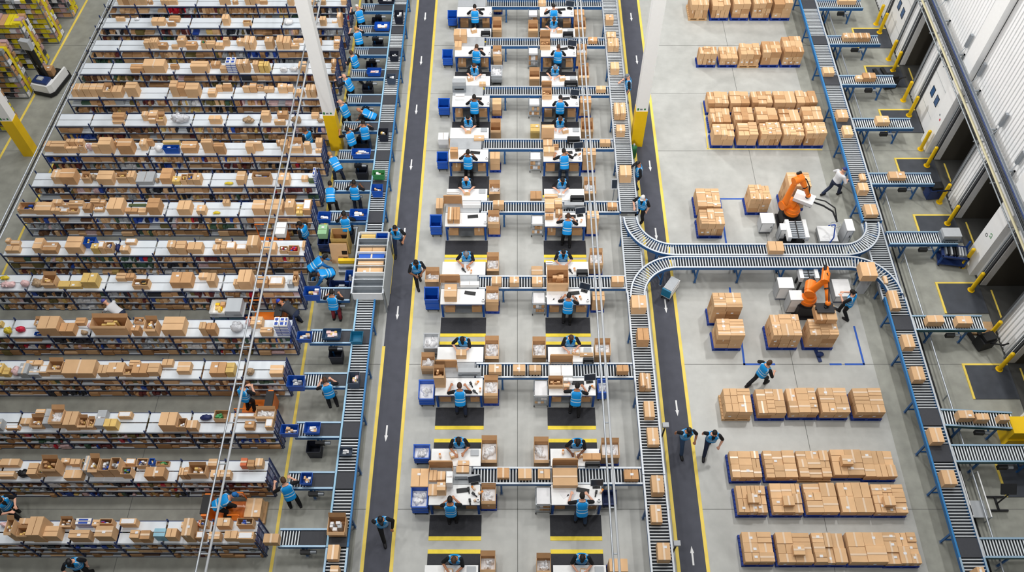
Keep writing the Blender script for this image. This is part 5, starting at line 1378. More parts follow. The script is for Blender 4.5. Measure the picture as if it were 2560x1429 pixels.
# ---------------------------------------------------------------- robot cells
def fc(x, y, z, c='f'):
    ox, oy, s = CR[c]
    return W3(ox + x / s, oy + y / s, z)
def robot(label, base, sh, el, wr, tip, side, tool):
    o = empty('robot_arm', label, 'industrial robot', (base[0], base[1], 0))
    B = Vector((base[0], base[1], 0))
    L = lambda p: Vector(p) - B
    sh, el, wr, tip = L(sh), L(el), L(wr), L(tip)
    sv = (Vector(side)).normalized()
    mb = MB().box(-.42, -.42, 0, .42, .42, .06, ROBK).box(-.34, -.34, .06, .34, .34, .62, ROBK).cyl((0, 0, .62), (0, 0, .7), .33, ROBK, 20)
    mb.build('pedestal', o)
    mb = MB().cyl((0, 0, .7), (0, 0, .86), .3, ORANGE, 20).cyl((0, 0, .86), (0, 0, 1.0), .27, ORANGE, 20, .24)
    mb.bar((0, 0, .95), sh + Vector((0, 0, -.02)), .3, .34, ORANGE).cyl(sh - sv * .2, sh + sv * .2, .2, ORANGE, 18)
    mb.build('turntable', o)
    mb = MB().cyl(sh - sv * .3, sh - sv * .2, .15, ROBK, 16).cyl(sh - sv * .42, sh - sv * .3, .1, ROBK, 12).ell((-.1, .2, 1.0), (.14, .16, .16), ROBK)
    mb.build('motor', o)
    off = sv * .24
    mb = MB()
    d = (el - sh).normalized(); X = sv; Yv = d.cross(X).normalized()
    mb.loft([ring(sh + off, X, Yv, .1, .17, 14), ring(sh.lerp(el, .2) + off, X, Yv, .085, .14, 14), ring(sh.lerp(el, .85) + off, X, Yv, .075, .11, 14), ring(el + off, X, Yv, .09, .13, 14)], ORANGE)
    mb.cyl(sh + off - sv * .1, sh + off + sv * .1, .19, ORANGE, 18).cyl(el + off - sv * .1, el + off + sv * .1, .15, ORANGE, 18)
    mb.build('upper_arm', o)
    mb = MB().cyl(el - sv * .06, el + sv * .14, .15, ORANGE, 18)
    d = (wr - el).normalized(); Yv = d.cross(X).normalized()
    mb.loft([ring(el - d * .22, X, Yv, .11, .12, 14), ring(el + d * .1, X, Yv, .13, .13, 14), ring(el.lerp(wr, .5), X, Yv, .085, .085, 14), ring(wr, X, Yv, .08, .08, 14)], ORANGE)
    mb.build('forearm', o)
    MB().cyl(el - d * .3 + X * .05, el - d * .2 + X * .05, .055, ROBK, 12).cyl(el - d * .3 - X * .06, el - d * .2 - X * .06, .055, ROBK, 12).cyl(el.lerp(wr, .5) - d * .02, el.lerp(wr, .5) + d * .02, .095, ROBK, 14).build('axis_motor', [c for c in o.children if c.name.startswith('forearm')][0])
    MB().ell(wr, (.1, .1, .1), ORANGE).cyl(wr, wr.lerp(tip, .5), .07, ROBK, 12).build('wrist', o)
    c = [el + off * .2 + Vector((0, 0, .16)), el.lerp(wr, .3) + Vector((0, 0, .2)) - off * .3, el.lerp(wr, .7) + Vector((0, 0, .16)) - off * .4, wr + Vector((0, 0, .1))]
    MB().tube(c, .022, ROBK, 7).build('cable_hose', o)
    mb = MB()
    if tool == 'clamp':
        mb.box(tip.x - .3, tip.y - .2, tip.z, tip.x + .3, tip.y + .2, tip.z + .05, ROBK).box(tip.x - .34, tip.y - .05, tip.z - .1, tip.x - .31, tip.y + .05, tip.z + .05, ROBK).box(tip.x + .31, tip.y - .05, tip.z - .1, tip.x + .34, tip.y + .05, tip.z + .05, ROBK)
        mb.cyl(wr.lerp(tip, .5), tip + Vector((0, 0, .05)), .05, ROBK, 10)
        mb.build('gripper', o)
    else:
        X3 = T4(tip, rot(z=-.5, x=.25))
        mb.box(-.42, -.2, 0, .32, .22, .22, WHITE, X3)
        mb.build('gripper_cover', o)
        m2 = MB()
        for k in range(5):
            for j in (-1, 1): m2.cyl(X3 @ Vector((-.34 + k * .15, j * .12, 0)), X3 @ Vector((-.34 + k * .15, j * .12, -.14)), .035, STEEL, 8)
        m2.box(-.4, -.2, -.03, .3, .2, 0, GREY, X3)
        m2.build('suction_cups', o)
        a = X3 @ Vector((.3, 0, .1)); MB().tube([a, a + Vector((.4, -.1, -.1)), a + Vector((.75, -.3, -.2)), a + Vector((.9, -.65, -.4))], .035, ROBK, 8).tube([a + Vector((0, .1, .1)), a + Vector((.45, 0, .05)), a + Vector((.8, -.25, -.05)), a + Vector((.9, -.65, -.4))], .025, ROBK, 8).build('tool_hose', o)
        q = a + Vector((.85, -.7, -.5)); MB().tube([q + Vector((math.cos(t) * .2, math.sin(t) * .13, 0)) for t in [k * .6283 for k in range(11)]], .014, STEEL, 6).tube([q + Vector((-.25, 0, -.05)), q, q + Vector((0, -.3, -.4)), q + Vector((-.25, -.5, -1.0))], .025, PBLUE, 6).build('tool_ring', o)
    return o
b1 = fc(1240, 345, .4)
robot('orange robot arm raised over a tall pallet beside the farther crossing conveyor', b1, fc(1235, 250, 1.05), fc(1325, 75, 2.35), fc(1375, 195, 1.7), fc(1350, 230, 1.35), (-.9, -.4, 0), 'suction')
b2 = fc(1345, 985, .3)
robot('orange robot arm setting cartons on a pallet beside the nearer crossing conveyor', b2, fc(1390, 850, 1.25), fc(1500, 760, 1.95), fc(1515, 965, 1.6), fc(1493, 1003, 1.42), (-.3, -.95, 0), 'clamp')
# gripped layer
c0 = fc(1493, 1040, 1.3)
carton('gripped_carton', 'left half of the carton pair held under the nearer robot', c0.x - .36, c0.x - .01, c0.y - .3, c0.y + .3, 1.13, .26, None, tape=1)
carton('gripped_carton', 'right half of the carton pair held under the nearer robot', c0.x + .01, c0.x + .36, c0.y - .3, c0.y + .3, 1.13, .26, None, tape=1)
def cabinet(label, xl, xr, yk, yt, yb, base=None, taper=0):
    a = at('f', xl, yb, 0); b = at('f', xr, yb, 0)
    h = .2; tv = CR['f'][1] + yt / CR['f'][2]
    while V(a[1], h) > tv and h < 1.6: h += .01
    y1 = max(at('f', xl, yk, h)[1], a[1] + .3)
    w, d = b[0] - a[0], y1 - a[1]
    o = empty('control_cabinet', label, 'cabinet', ((a[0] + b[0]) / 2, (a[1] + y1) / 2, 0))
    MB().box(-w / 2 + .03, -d / 2 + .03, 0, w / 2 - .03, d / 2 - .03, .09, base or DARK).build('plinth', o)
    MB().box(-w / 2, -d / 2, .09, w / 2, d / 2, h - .03, GREYW).build('body', o)
    MB().box(-w / 2 - .012, -d / 2 - .012, h - .03, w / 2 + .012, d / 2 + .012, h, WHITE).build('top_cover', o)
    MB().box(-w / 2 + .04, -d / 2 - .006, .14, w / 2 - .04, -d / 2, h - .08, WHITE).build('door', o)
    MB().box(w / 2 - .1, -d / 2 - .02, h * .55, w / 2 - .07, -d / 2 - .006, h * .68, DARK).build('door_handle', o.children[-1] if o.children and o.children[-1].name.startswith('door') else [c for c in o.children if c.name.startswith('door')][0])
cabinet('white control cabinet left of the farther robot', 1015, 1105, 322, 392, 470)
cabinet('small white post cabinet below the farther robot', 1145, 1198, 400, 440, 530)
cabinet('wide white cabinet between the farther robot and the crossing conveyor', 1445, 1570, 415, 520, 556)
cabinet('tall narrow white cabinet at the right of the farther robot cell', 1600, 1650, 365, 445, 555)
cabinet('white control cabinet left of the nearer robot', 1130, 1232, 782, 855, 943, NAVY)
cabinet('slim rounded white cabinet just left of the nearer robot base', 1205, 1290, 875, 940, 1040)
cabinet('wide white cabinet right of the nearer robot', 1545, 1660, 795, 915, 965, NAVY)
def infeed(label, xl, xr, yk, yb, z):
    a = at('f', xl, yb, z); b = at('f', xr, yb, z); y1 = at('f', xl, yk, z)[1]
    w, d = b[0] - a[0], y1 - a[1]
    o = empty('infeed_table', label, 'conveyor', ((a[0] + b[0]) / 2, (a[1] + y1) / 2, 0))
    for s_ in (-1, 1): MB().box(s_ * w / 2 - .07, -d / 2, z - .2, s_ * w / 2 + .07, d / 2, z + .05, WHITE).build('side_rail', o)
    n = int(d / .1)
    me = MB().cyl((-w / 2 + .07, 0, 0), (w / 2 - .07, 0, 0), .042, STEEL, 10).mesh('roller')
    for k in range(n): inst('roller', me, o, (0, -d / 2 + (k + .5) * d / n, z - .04))
    MB().box(-.02, -d / 2, z + .002, .02, d / 2, z + .012, DARK).build('centre_belt', o)
    for sx in (-1, 1):
        for sy in (-1, 1): MB().box(sx * (w / 2 - .05) - .03, sy * (d / 2 - .08) - .03, 0, sx * (w / 2 - .05) + .03, sy * (d / 2 - .08) + .03, z - .2, DARK).build('leg', o)
infeed('white roller infeed table in front of the farther robot', 1245, 1370, 372, 500, .8)
infeed('white roller infeed table behind the nearer robot', 1330, 1440, 712, 790, .85)
o = MB().box(-.45, -.3, 0, .45, .3, .25, DARK).box(-.3, -.2, .25, .2, .2, .4, DARK).build('machine_base', None, (*at('f', 1235, 510), 0)); tag(o, 'black machine base beside the white infeed table of the farther robot', 'machine')
g0 = at('f', 1730, 860, 0)
o = MB().add([(0, -.25, 0), (.35, -.25, 0), (.75, .2, .8), (.35, .2, .8), (0, -.15, 0), (.35, -.15, 0), (.75, .3, .8), (.35, .3, .8)], [(0, 1, 2, 3), (7, 6, 5, 4), (0, 4, 5, 1), (1, 5, 6, 2), (2, 6, 7, 3), (3, 7, 4, 0)], GREYW).build('chute', None, (g0[0] - .2, g0[1], 0)); tag(o, 'sloping grey chute below the bend of the right line', 'chute')
c1 = fc(1790, 745, 1.05)
carton('parcel', 'large tan parcel at the bend between the right line and nearer crossing', c1.x - .3, c1.x + .25, c1.y - .35, c1.y + .25, .99, .35, None, tape=1)
o = MB().bar((0, 0, .03), (.12, .02, .03), .5, .03, NAVY).ell((.1, .03, .1), (.14, .1, .1), NAVY, jit=.1).build('blue_bag', None, (*at('f', 1430, 1345), 0)); tag(o, 'small dark blue bag lying on the floor in front of a robot pallet', 'bag')
# ---------------------------------------------------------------- dock wall
WX = 17.38
CORR = M('wall_panel_white', (245, 246, 247), .5, noise=.02, scale=1)
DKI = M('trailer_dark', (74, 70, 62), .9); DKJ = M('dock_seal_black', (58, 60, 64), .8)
DOORS = [(33.5, 31.72, 0), (30.72, 29.0, 1), (27.85, 26.2, 0), (24.95, 23.15, 1), (21.85, 19.95, 1), (18.62, 16.75, 1), (15.3, 13.4, 1), (12.0, 10.1, 1)]
DH = 3.0
wl = MB()
edges = [46.0] + [e for d in DOORS for e in d[:2]] + [2.0]
for k in range(0, len(edges), 2):
    wl.box(WX, edges[k + 1], 0, WX + .25, edges[k], DH, CORR)
wl.box(WX, 2, DH, WX + .25, 46, 13, CORR)
y = 2.1
while y < 46:
    wl.box(WX - .03, y, 3.9, WX, y + .09, 13, CORR)
    if not any(d[1] - .3 < y < d[0] + .3 for d in DOORS): wl.box(WX - .03, y, 0, WX, y + .09, 3.9, CORR)
    y += .2
struct('wall_right', wl, 'white ribbed metal wall with the loading doors')
for n, (y0, y1, wb) in enumerate(((26.06, 25.3, 0), (19.85, 19.05, 0), (32.4, 31.9, 1), (13.2, 12.6, 0))):
    mb = MB()
    if wb: continue
    mb.box(WX - .28, y1, 0, WX - .001, y0, 13, WHITE)
    o = struct('column_%d' % (4 + n), mb, 'square white pilaster against the ribbed wall')
    if n == 1:
        xs = WX - .282; ring_ = lambda yc, zc, r, m_, k0=0, k1=12: MB().tube([(xs, yc + math.cos(t) * r, zc + math.sin(t) * r) for t in [k * math.pi / 6 for k in range(k0, k1 + 1)]], .012, m_, 5)
        gm = M('sign_green', (40, 130, 60), .5)
        ring_(19.34, 2.05, .075, gm, 0, 4).tube([(xs, 19.27, 1.96), (xs, 19.4, 1.96), (xs, 19.36, 2.0)], .012, gm, 5).tube([(xs, 19.27, 2.0), (xs, 19.3, 2.1)], .012, gm, 5).build('green_recycling_sign', o)
        ring_(19.56, 1.82, .06, DARK).build('black_ring_sign', o)
    if n == 0:
        MB().box(WX - .285, 25.5, 1.62, WX - .281, 25.58, 1.72, RED).box(WX - .285, 25.66, 1.75, WX - .281, 25.74, 1.83, GREY).build('small_signs', o)
for k, (y0, y1, op) in enumerate(DOORS):
    o = inst('door_%d' % (k + 1), None, None, (WX, (y0 + y1) / 2, 0)); o['kind'] = 'structure'; o['label'] = 'loading dock door in the ribbed wall'; o['category'] = 'door'
    h = (y0 - y1) / 2
    MB().box(-.09, h - .0, 0, .02, h + .1, DH + .1, DKJ).box(-.09, -h - .1, 0, .02, -h, DH + .1, DKJ).box(-.09, -h, DH, .02, h, DH + .1, DKJ).build('door_frame', o)
    if op:
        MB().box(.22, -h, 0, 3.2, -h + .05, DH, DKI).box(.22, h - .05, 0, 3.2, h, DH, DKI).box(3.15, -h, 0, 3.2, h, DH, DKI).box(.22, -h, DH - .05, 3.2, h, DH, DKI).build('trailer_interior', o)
        MB().box(-.02, h - .03, 0, .6, h - .0, DH, WHITE).build('white_jamb', o)
        MB().box(-.06, -h, DH + .12, -.02, h, DH + .62, WHITE).box(-.062, -h, DH + .36, -.06, h, DH + .375, GREY).build('raised_panel', o)
        MB().box(.3, -h + .25, .0, .36, h - .25, .012, LINEY).build('floor_stripe', o)
    else:
        mb = MB().box(-.03, -h, .02, .03, h, DH, WHITE)
        for z in (.75, 1.5, 2.25): mb.box(-.033, -h, z, -.03, h, z + .012, GREY)
        mb.build('door_panel', o)
        for yy in (-.28, .28):
            MB().box(-.04, yy - .13, 1.35, -.031, yy + .13, 1.75, M('window_blue', (46, 88, 136), .15)).box(-.045, yy - .15, 1.33, -.032, yy + .15, 1.355, DARK).box(-.045, yy - .15, 1.745, -.032, yy + .15, 1.77, DARK).box(-.045, yy - .15, 1.33, -.032, yy - .13, 1.77, DARK).box(-.045, yy + .13, 1.33, -.032, yy + .15, 1.77, DARK).build('door_window', [c for c in o.children if c.name.startswith('door_panel')][0])
    for s_ in (-1, 1):
        MB().box(-.14, s_ * (h + .16) - .03, 0, -.09, s_ * (h + .16) + .03, 3.3, GREY).build('door_track', o)
LV = [33.17, 30.58, 27.81, 24.96, 21.95, 18.69, 15.2, 11.7]
PLATE = M('dock_plate', (74, 78, 86), .55, .2, noise=.12, scale=3)
for k, y in enumerate(LV):
    o = MB().box(15.78, y - 1.36, .002, 17.3, y - .04, .03, PLATE).build('dock_plate')
    tag(o, 'dark steel dock plate edged in yellow, %s dock from the back' % ORD[k + 1], 'dock plate', 'dock plates')
    e = MB().box(15.7, y - .04, .002, 17.3, y + .03, .032, LINEY).box(15.7, y - 1.36, .002, 15.775, y - .045, .032, LINEY)
    e.build('yellow_edging', o)
BOL = [33.5, 32.86, 31.05, 30.26, 28.4, 27.45, 25.5, 24.55, 22.62, 21.5, 19.47, 18.35, 16.3, 15.0, 12.9, 11.8]
for k, y in enumerate(BOL):
    o = MB().cyl((0, 0, 0), (0, 0, 1.05), .075, YEL, 16).ell((0, 0, 1.05), (.075, .075, .05), YEL).build('bollard', None, (16.94, y, .034 if any(l - 1.5 < y < l + .16 for l in LV) else .001))
    tag(o, 'yellow bollard by the dock wall, %s from the back' % ORD[k + 1], 'bollard', 'dock bollards')
    MB().cyl((0, 0, 0), (0, 0, .012), .13, YEL, 14).build('base_ring', o)
# pipes and cable trays along the wall
o = empty('pipe_rack', 'bundle of pipes and cable tray bracketed along the ribbed wall', 'pipes', (WX - .1, 24, 0))
for x, z, r, m_ in ((-.42, 3.75, .045, M('pipe_cream', (222, 214, 176), .5)), (-.36, 3.98, .035, STEEL), (-.3, 4.1, .03, GREYW), (-.5, 3.62, .028, GREY)):
    MB().cyl((x, -16, z), (x, 20, z), r, m_, 10).build('pipe', o)
MB().box(-.26, -16, 4.2, -.24, 20, 4.3, GREY).box(-.62, -16, 4.2, -.6, 20, 4.3, GREY).box(-.6, -16, 4.2, -.26, 20, 4.212, GREY).build('cable_tray', o)
MB().cyl((-.45, -16, 4.24), (-.45, 20, 4.24), .03, DARK, 8).cyl((-.36, -16, 4.24), (-.36, 20, 4.24), .025, NAVY, 8).cyl((-.52, -16, 4.23), (-.52, 20, 4.23), .02, DARK, 8).build('black_cable', o)
for k in range(18): MB().box(-.62, -15.5 + 2 * k, 4.15, .065, -15.45 + 2 * k, 4.2, GREY).box(-.0, -15.5 + 2 * k, 3.5, .065, -15.45 + 2 * k, 4.2, GREY).box(-.55, -15.5 + 2 * k, 3.56, 0, -15.47 + 2 * k, 3.6, GREY).build('wall_bracket', o)
for k, y in enumerate((31.2, 29.4, 26.6, 25.0, 22.4, 20.6, 18.6)):
    o = empty('wall_lamp', 'grey hooded dock lamp on a wall bracket, %s from the back' % ORD[k + 1], 'lamp', (WX - .05, y, 4.75), 0, 'dock lamps')
    MB().box(-.12, -.06, -.26, -.02, .06, .32, GREY).build('hood', o)
    MB().tube([(-.03, 0, -.2), (-.3, -.25, -.3), (-.5, -.4, -.3)], .014, GREY, 6).build('bracket_arm', o)
# low rail and cable run beside the right line
o = empty('guard_rail', 'low steel tube rail running behind the right line', 'rail', (14.66, 20, 0))
MB().cyl((0, -13, .42), (0, 14, .42), .03, STEEL, 10).build('tube', o)
for k in range(10): MB().cyl((0, -12 + k * 2.9, 0), (0, -12 + k * 2.9, .42), .025, STEEL, 8).build('post', o)
o = MB().box(-.05, -13, 0, .05, 14, .05, NAVY).box(.16, -13, 0, .2, 14, .04, DARK).build('cable_duct', None, (14.32, 20, .001)); tag(o, 'dark blue cable duct on the floor behind the right line', 'cable duct')
# ---------------------------------------------------------------- overhead double pipes
for lab, a, b, w_ in (('slim ladder tray hanging over the left ends of the shelving', (-15.9, 34), (-17.35, 5), .2), ('pair of pale pipes hanging over the right ends of the shelving', (-7.92, 36), (-8.0, 4), .25), ('pair of pale pipes hanging over the right packing benches', (2.5, 36), (2.56, 4), .15)):
    o = empty('ceiling_tray', lab, 'cable tray', (0, 0, 0)); z = 4.6
    for s_ in (-1, 1):
        MB().cyl((a[0] + s_ * w_ / 2, a[1], z), (b[0] + s_ * w_ / 2, b[1], z), .033 if s_ > 0 and 'ladder' not in lab else .028, GREYW if s_ > 0 and 'ladder' not in lab else STEEL, 10).build('pipe', o)
    n = 26
    for k in range(n):
        t = (k + .5) / n; x, y = a[0] + (b[0] - a[0]) * t, a[1] + (b[1] - a[1]) * t
        MB().box(x - w_ / 2, y - .015, z - .05, x + w_ / 2, y + .015, z - .02, GREY).build('cross_strap', o)
    if 'ladder' in lab: MB().cyl((a[0], a[1], z - .01), (b[0], b[1], z - .01), .026, DARK, 6).build('black_cable', o)
# ---------------------------------------------------------------- tall picking racks, top left
YB = [M('yellow_bin', (226, 208, 40), .55, noise=.08, scale=4), M('rack_grey', (150, 152, 150), .6), M('rack_goods_pink', (190, 156, 158), .6), M('rack_goods_dark', (70, 70, 78), .6), PAPER, CARD2]
for k, (x1, y0, y1, h) in enumerate(((-20.9, 33.9, 34.6, 2.35), (-21.05, 32.1, 32.85, 2.35), (-21.2, 30.35, 31.1, 2.45), (-21.3, 28.5, 29.25, 2.55), (-21.45, 26.5, 27.4, 2.6))):
    o = empty('picking_rack', 'tall rack of yellow bins beside the yellow floor line, %s from the back' % ORD[k + 1], 'storage rack', (x1, y0, 0), 0, 'tall picking racks')
    L, d = 7.0, y1 - y0
    nlv = 9
    for xx in [-.03] + [-L * q / 6 for q in range(1, 7)]:
        for yy in (0, d - .04): MB().box(xx - .02, yy, 0, xx + .02, yy + .04, h, GREY).build('post', o)
    for l in range(nlv):
        z = .08 + l * (h - .2) / (nlv - 1) * 1.0
        MB().box(-L, 0, z - .02, 0, d, z, STEEL).build('shelf', o)
        mb = MB(); x = -L + .05
        while x < -.25:
            wd = U(.16, .3)
            if R() < .9: mb.box(x, .02, z, x + wd - .02, d - .02, z + U(.12, .2), random.choices(YB, (5, 3, 2, 3, 2, 3))[0])
            x += wd
        for q in range(4):
            if R() < .95: mb.box(-.3, .04 + q * d / 4, z, .012, .03 + (q + .9) * d / 4, z + U(.15, .23), random.choices(YB, (4, 1, 3, 1, 5, 4))[0])
        mb.build('stored_bins', o)['kind'] = 'stuff'
    MB().box(.015, d * .36, .1, .03, d * .58, h, M('rack_yellow', (232, 206, 30), .5)).build('yellow_strip', o)
# ---------------------------------------------------------------- trucks, sorting rack and carts
x, y = -20.55, 29.15
o = empty('reach_truck', 'white and blue picking truck with slanted black mast beside the tall racks', 'warehouse truck', (x, y, 0), -.25)
MB().prism([(-.45, -.55), (.35, -.55), (.5, -.35), (.5, .9), (.3, 1.05), (-.3, 1.05), (-.45, .8)], .06, .22, DARK).build('bumper', o)
MB().prism([(-.42, -.5), (.33, -.5), (.46, -.33), (.46, .85), (.38, .85), (.36, .0), (-.42, 0)], .22, .62, WHITE).build('body_shell', o)
MB().box(-.38, -.42, .62, .3, .0, .72, NAVY).box(-.2, -.3, .72, .05, -.1, .78, GREYW).build('battery_cover', o)
MB().box(-.38, 0.02, .22, .34, .8, .28, DARK).build('platform', o)
MB().box(-.1, .05, .28, .02, .2, 2.1, DARK).box(-.3, .05, .28, -.2, .2, 2.1, DARK).box(-.3, .08, 1.1, .02, .17, 1.2, GREY).build('mast', o)
MB().box(-.36, .02, 2.1, .08, .24, 2.55, GREYW).build('mast_head', o)
for sx in (-.38, .38):
    for sy in (-.3, .7): MB().cyl((sx - .05, sy, .1), (sx + .05, sy, .1), .1, DARK, 12).build('wheel', o)
carton('truck_carton', 'tan carton on the platform of the picking truck', x - .3, x + .1, y + .45, y + .8, .29, .34, None)
def picker(label, x, y, rz):
    o = empty('order_picker', label, 'warehouse truck', (x, y, 0), rz)
    MB().box(-.55, -.38, .1, .45, .38, .2, ORANGE).box(-.52, -.35, .2, .42, .35, .215, ORANGE).build('platform', o)
    MB().box(.45, -.36, .1, .62, .36, .95, ORANGE).box(.4, -.3, .9, .66, .3, .98, DARK).build('console', o)
    MB().tube([(-.55, -.36, .2), (-.55, -.36, 1.0), (-.2, -.36, 1.0)], .02, ORANGE, 7).tube([(-.55, .36, .2), (-.55, .36, 1.0), (-.2, .36, 1.0)], .02, ORANGE, 7).build('side_rail', o)
    for sx in (-.4, .4):
        for sy in (-.33, .33): MB().cyl((sx, sy - .04, .07), (sx, sy + .04, .07), .07, DARK, 12).build('wheel', o)
    return o
q = at(6, 415, 300); picker('orange order picker with person standing on it beside an open carton', q[0], aisle(13), 0)
q2 = at(6, 385, 300); person('work_close', q2[0] - .1, aisle(13), -20, 'brown-haired person standing on the orange order picker holding a scanner', 0, 1, 0, 0, z=.216)
q = at(6, 215, 1030); q = (q[0], aisle(15) - .25); picker('orange order picker carrying a person in a blue cap near the front', q[0], q[1] + .25, math.pi)
person('bend', q[0] - .05, q[1] + .25, -70, 'person in blue cap leaning over the orange order picker near the front', 0, 0, 0, 0, z=.216, cap=CAPB)
q = at(6, 392, 1050); q = (q[0], aisle(15) - .35); carton('truck_carton', 'large tan carton on a wooden pallet beside the orange order picker near the front', q[0] - .28, q[0] + .22, q[1] + .1, q[1] + .7, .145, .4, None, tape=1, lab=1)
pallet('wooden pallet under the large carton beside the orange order picker', q[0] - .34, q[0] + .28, q[1] + .05, q[1] + .75, .14, WOOD)
q = at(4, 350, 1030); q = (q[0], aisle(11) - .3); picker('orange order picker beside the grey cage cart, half behind a shelf', q[0], q[1] + .3, 0)
person('bend', q[0] + .95, q[1] + .3, 60, 'person with blue hood crouching over the orange order picker beside the cage cart', 1, 0, 2, 1, z=.005, cap=M('cap_royal', (44, 70, 190), .6), vest=False)
q = at(4, 460, 440); q = (q[0] - .4, aisle(9)); picker('orange order picker holding a white box in the shelf aisle', q[0], q[1], 0)
carton('white_crate', 'white box on top of the orange order picker in the shelf aisle', q[0] + .36, q[0] + .72, q[1] - .28, q[1] + .28, .985, .25, None, mat=WHITE)
# grey cage cart
q = at(3, 1640, 1030); q1 = at(3, 1880, 1030)
w_ = q1[0] - q[0]
o = empty('cage_cart', 'grey cage cart with clear covers standing in the aisle', 'cart', ((q[0] + q1[0]) / 2, aisle(11), 0))
MB().box(-w_ / 2, -.3, .1, w_ / 2, .3, .16, NAVY).build('base', o)
for sx in (-1, 0, 1):
    for sy in (-1, 1): MB().box(sx * w_ / 2 - .02, sy * .28 - .02, .16, sx * w_ / 2 + .02, sy * .28 + .02, .9, NAVY).build('post', o)
MB().box(-w_ / 2, -.3, .9, w_ / 2, .3, .93, GREYW).box(-w_ / 2 + .04, -.295, .45, 0, -.285, .85, M('teal_glass', (92, 130, 144), .2)).box(.04, -.295, .3, w_ / 2 - .04, -.285, .85, M('teal_glass', (92, 130, 144), .2)).build('side_panel', o)
MB().box(.0, -.28, .93, w_ / 2 - .05, .28, 1.25, M('clear_grey', (186, 192, 198), .3)).build('clear_cover', o)
caster(o, [(sx * w_ * .4, sy * .24) for sx in (-1, 1) for sy in (-1, 1)])
tote('tote', 'white basket of yellow packs on the grey cage cart', (q[0] + q1[0]) / 2 - w_ / 2 + .02, (q[0] + q1[0]) / 2 - .03, aisle(11) - .27, aisle(11) + .27, .935, .2, WHITE, None, [KRAFT, YEL, CARD2])
# sorting rack over the left line
sx0, sx1, sy0, sy1 = -5.83, -4.72, 17.35, 20.1
o = empty('sorting_rack', 'tall grey sorting rack of open trays beside the walkway', 'sorting rack', ((sx0 + sx1) / 2, sy0, 0))
w_, L = sx1 - sx0, sy1 - sy0
for sx in (-1, 1):
    MB().box(sx * w_ / 2 - .03, 0, .85, sx * w_ / 2 + .03, L, 1.3, STEEL).build('side_panel', o)
    for yy in (.05, L * .5, L - .05): MB().box(sx * w_ / 2 - .03, yy - .03, 0, sx * w_ / 2 + .03, yy + .03, .85, GREY).build('leg', o)
MB().box(-w_ / 2, 0, .86, w_ / 2, L, .9, GREY).build('tray_floor', o)
nd = 9
for k in range(nd + 1): MB().box(-w_ / 2 + .03, L * k / nd - .015, .9, w_ / 2 - .03, L * k / nd + .015, 1.3, STEEL if k % 3 else WHITE).build('divider', o)
MB().add([(w_ / 2 + .08, .1, .35), (w_ / 2 + .08, L - .6, .35), (w_ / 2 + .03, L - .6, 1.55), (w_ / 2 + .03, .1, 1.55), (w_ / 2 + .1, .1, .35), (w_ / 2 + .1, L - .6, .35), (w_ / 2 + .05, L - .6, 1.55), (w_ / 2 + .05, .1, 1.55)], [(3, 2, 1, 0), (4, 5, 6, 7), (0, 1, 5, 4), (1, 2, 6, 5), (2, 3, 7, 6), (3, 0, 4, 7)], M('clear_panel', (190, 196, 196), .15)).build('side_guard', o)
for k, fl in ((8, 'c'), (6, 'b'), (5, 'd'), (4, 'b'), (3, 'b')):
    ya = sy0 + L * k / nd + .025
    mt = {'c': KRAFT, 'b': CARD, 'd': TOTE}[fl]
    carton('tray_carton', '%s carton lying in a tray of the sorting rack, counted from the front' % ORD[{3: 1, 4: 2, 5: 3, 6: 4, 8: 5}[k]], sx0 + .08, sx1 - (.5 if fl == 'c' else .1), ya, ya + L / nd - .06, .903, .3, None, mat=mt, tape=.5)
tote('tote', 'blue tote in the rear tray of the sorting rack', sx1 - .45, sx1 - .06, sy0 + L * 8 / nd + .03, sy1 - .04, .903, .36, TOTE)
a = at('z', 360, 560); b = at('z', 530, 560)
o = MB().box(0, 0, 0, b[0] - a[0], .025, .95, CARD, T4((0, 0, 0), rot(x=-.25))).build('cardboard_sheet', None, (a[0], a[1] + .05, .003)); tag(o, 'big torn sheet of brown cardboard leaning beside the sorting rack', 'cardboard sheet')
MB().box(b[0] - a[0] - .22, -.012, .45, b[0] - a[0] - .02, -.002, .62, DARK, T4((0, 0, 0), rot(x=-.25))).box(b[0] - a[0] - .2, -.012, .15, b[0] - a[0] - .04, -.002, .3, DARK, T4((0, 0, 0), rot(x=-.25))).build('handle_cutout', o)
open_carton('large_open_carton', 'large empty open carton behind the leaning cardboard sheet', a[0] + .02, b[0] + .0, a[1] + .5, a[1] + 1.0, .003, .95, None, mat=KRAFT, flaps=False)
a = at('z', 245, 460); b = at('z', 350, 460)
o = bin_cart('blue step cart holding a green box beside the large open carton', a[0], b[0], a[1], a[1] + .6, .75, NAVY)
carton('green_box', 'pale green box on the blue step cart', a[0] + .05, b[0] - .02, a[1] + .15, a[1] + .6, .79, .3, None, mat=M('pale_green', (150, 196, 150), .6), tape=0)
a = at('z', 545, 660)
o = MB().box(-.02, -.35, 0, .02, .5, 1.15, M('grey_sheet', (140, 150, 160), .35), T4((0, 0, 0), rot(y=.18))).build('metal_sheet', None, (a[0] + .05, a[1] + .9, .003)); tag(o, 'grey curved metal panel leaning against the sorting rack', 'panel')
for lab, X0, X1, Y0, Y1, mt in (('teal tote on the floor in front of the crouching people', 330, 525, 755, 850, NAVY), ('grey lid box at a shelf end beside the crouching people', 120, 205, 665, 745, GREYW), ('slate tote at the foot of the sorting rack', 490, 575, 690, 745, TOTE)):
    a = at('z', X0, Y1, .5); b = at('z', X1, Y1, .5)
    tote('floor_tote', lab, a[0], b[0], a[1], a[1] + .5, .003, .62, mt, None, [DARK, GREYW])
a = at('z', 500, 630)
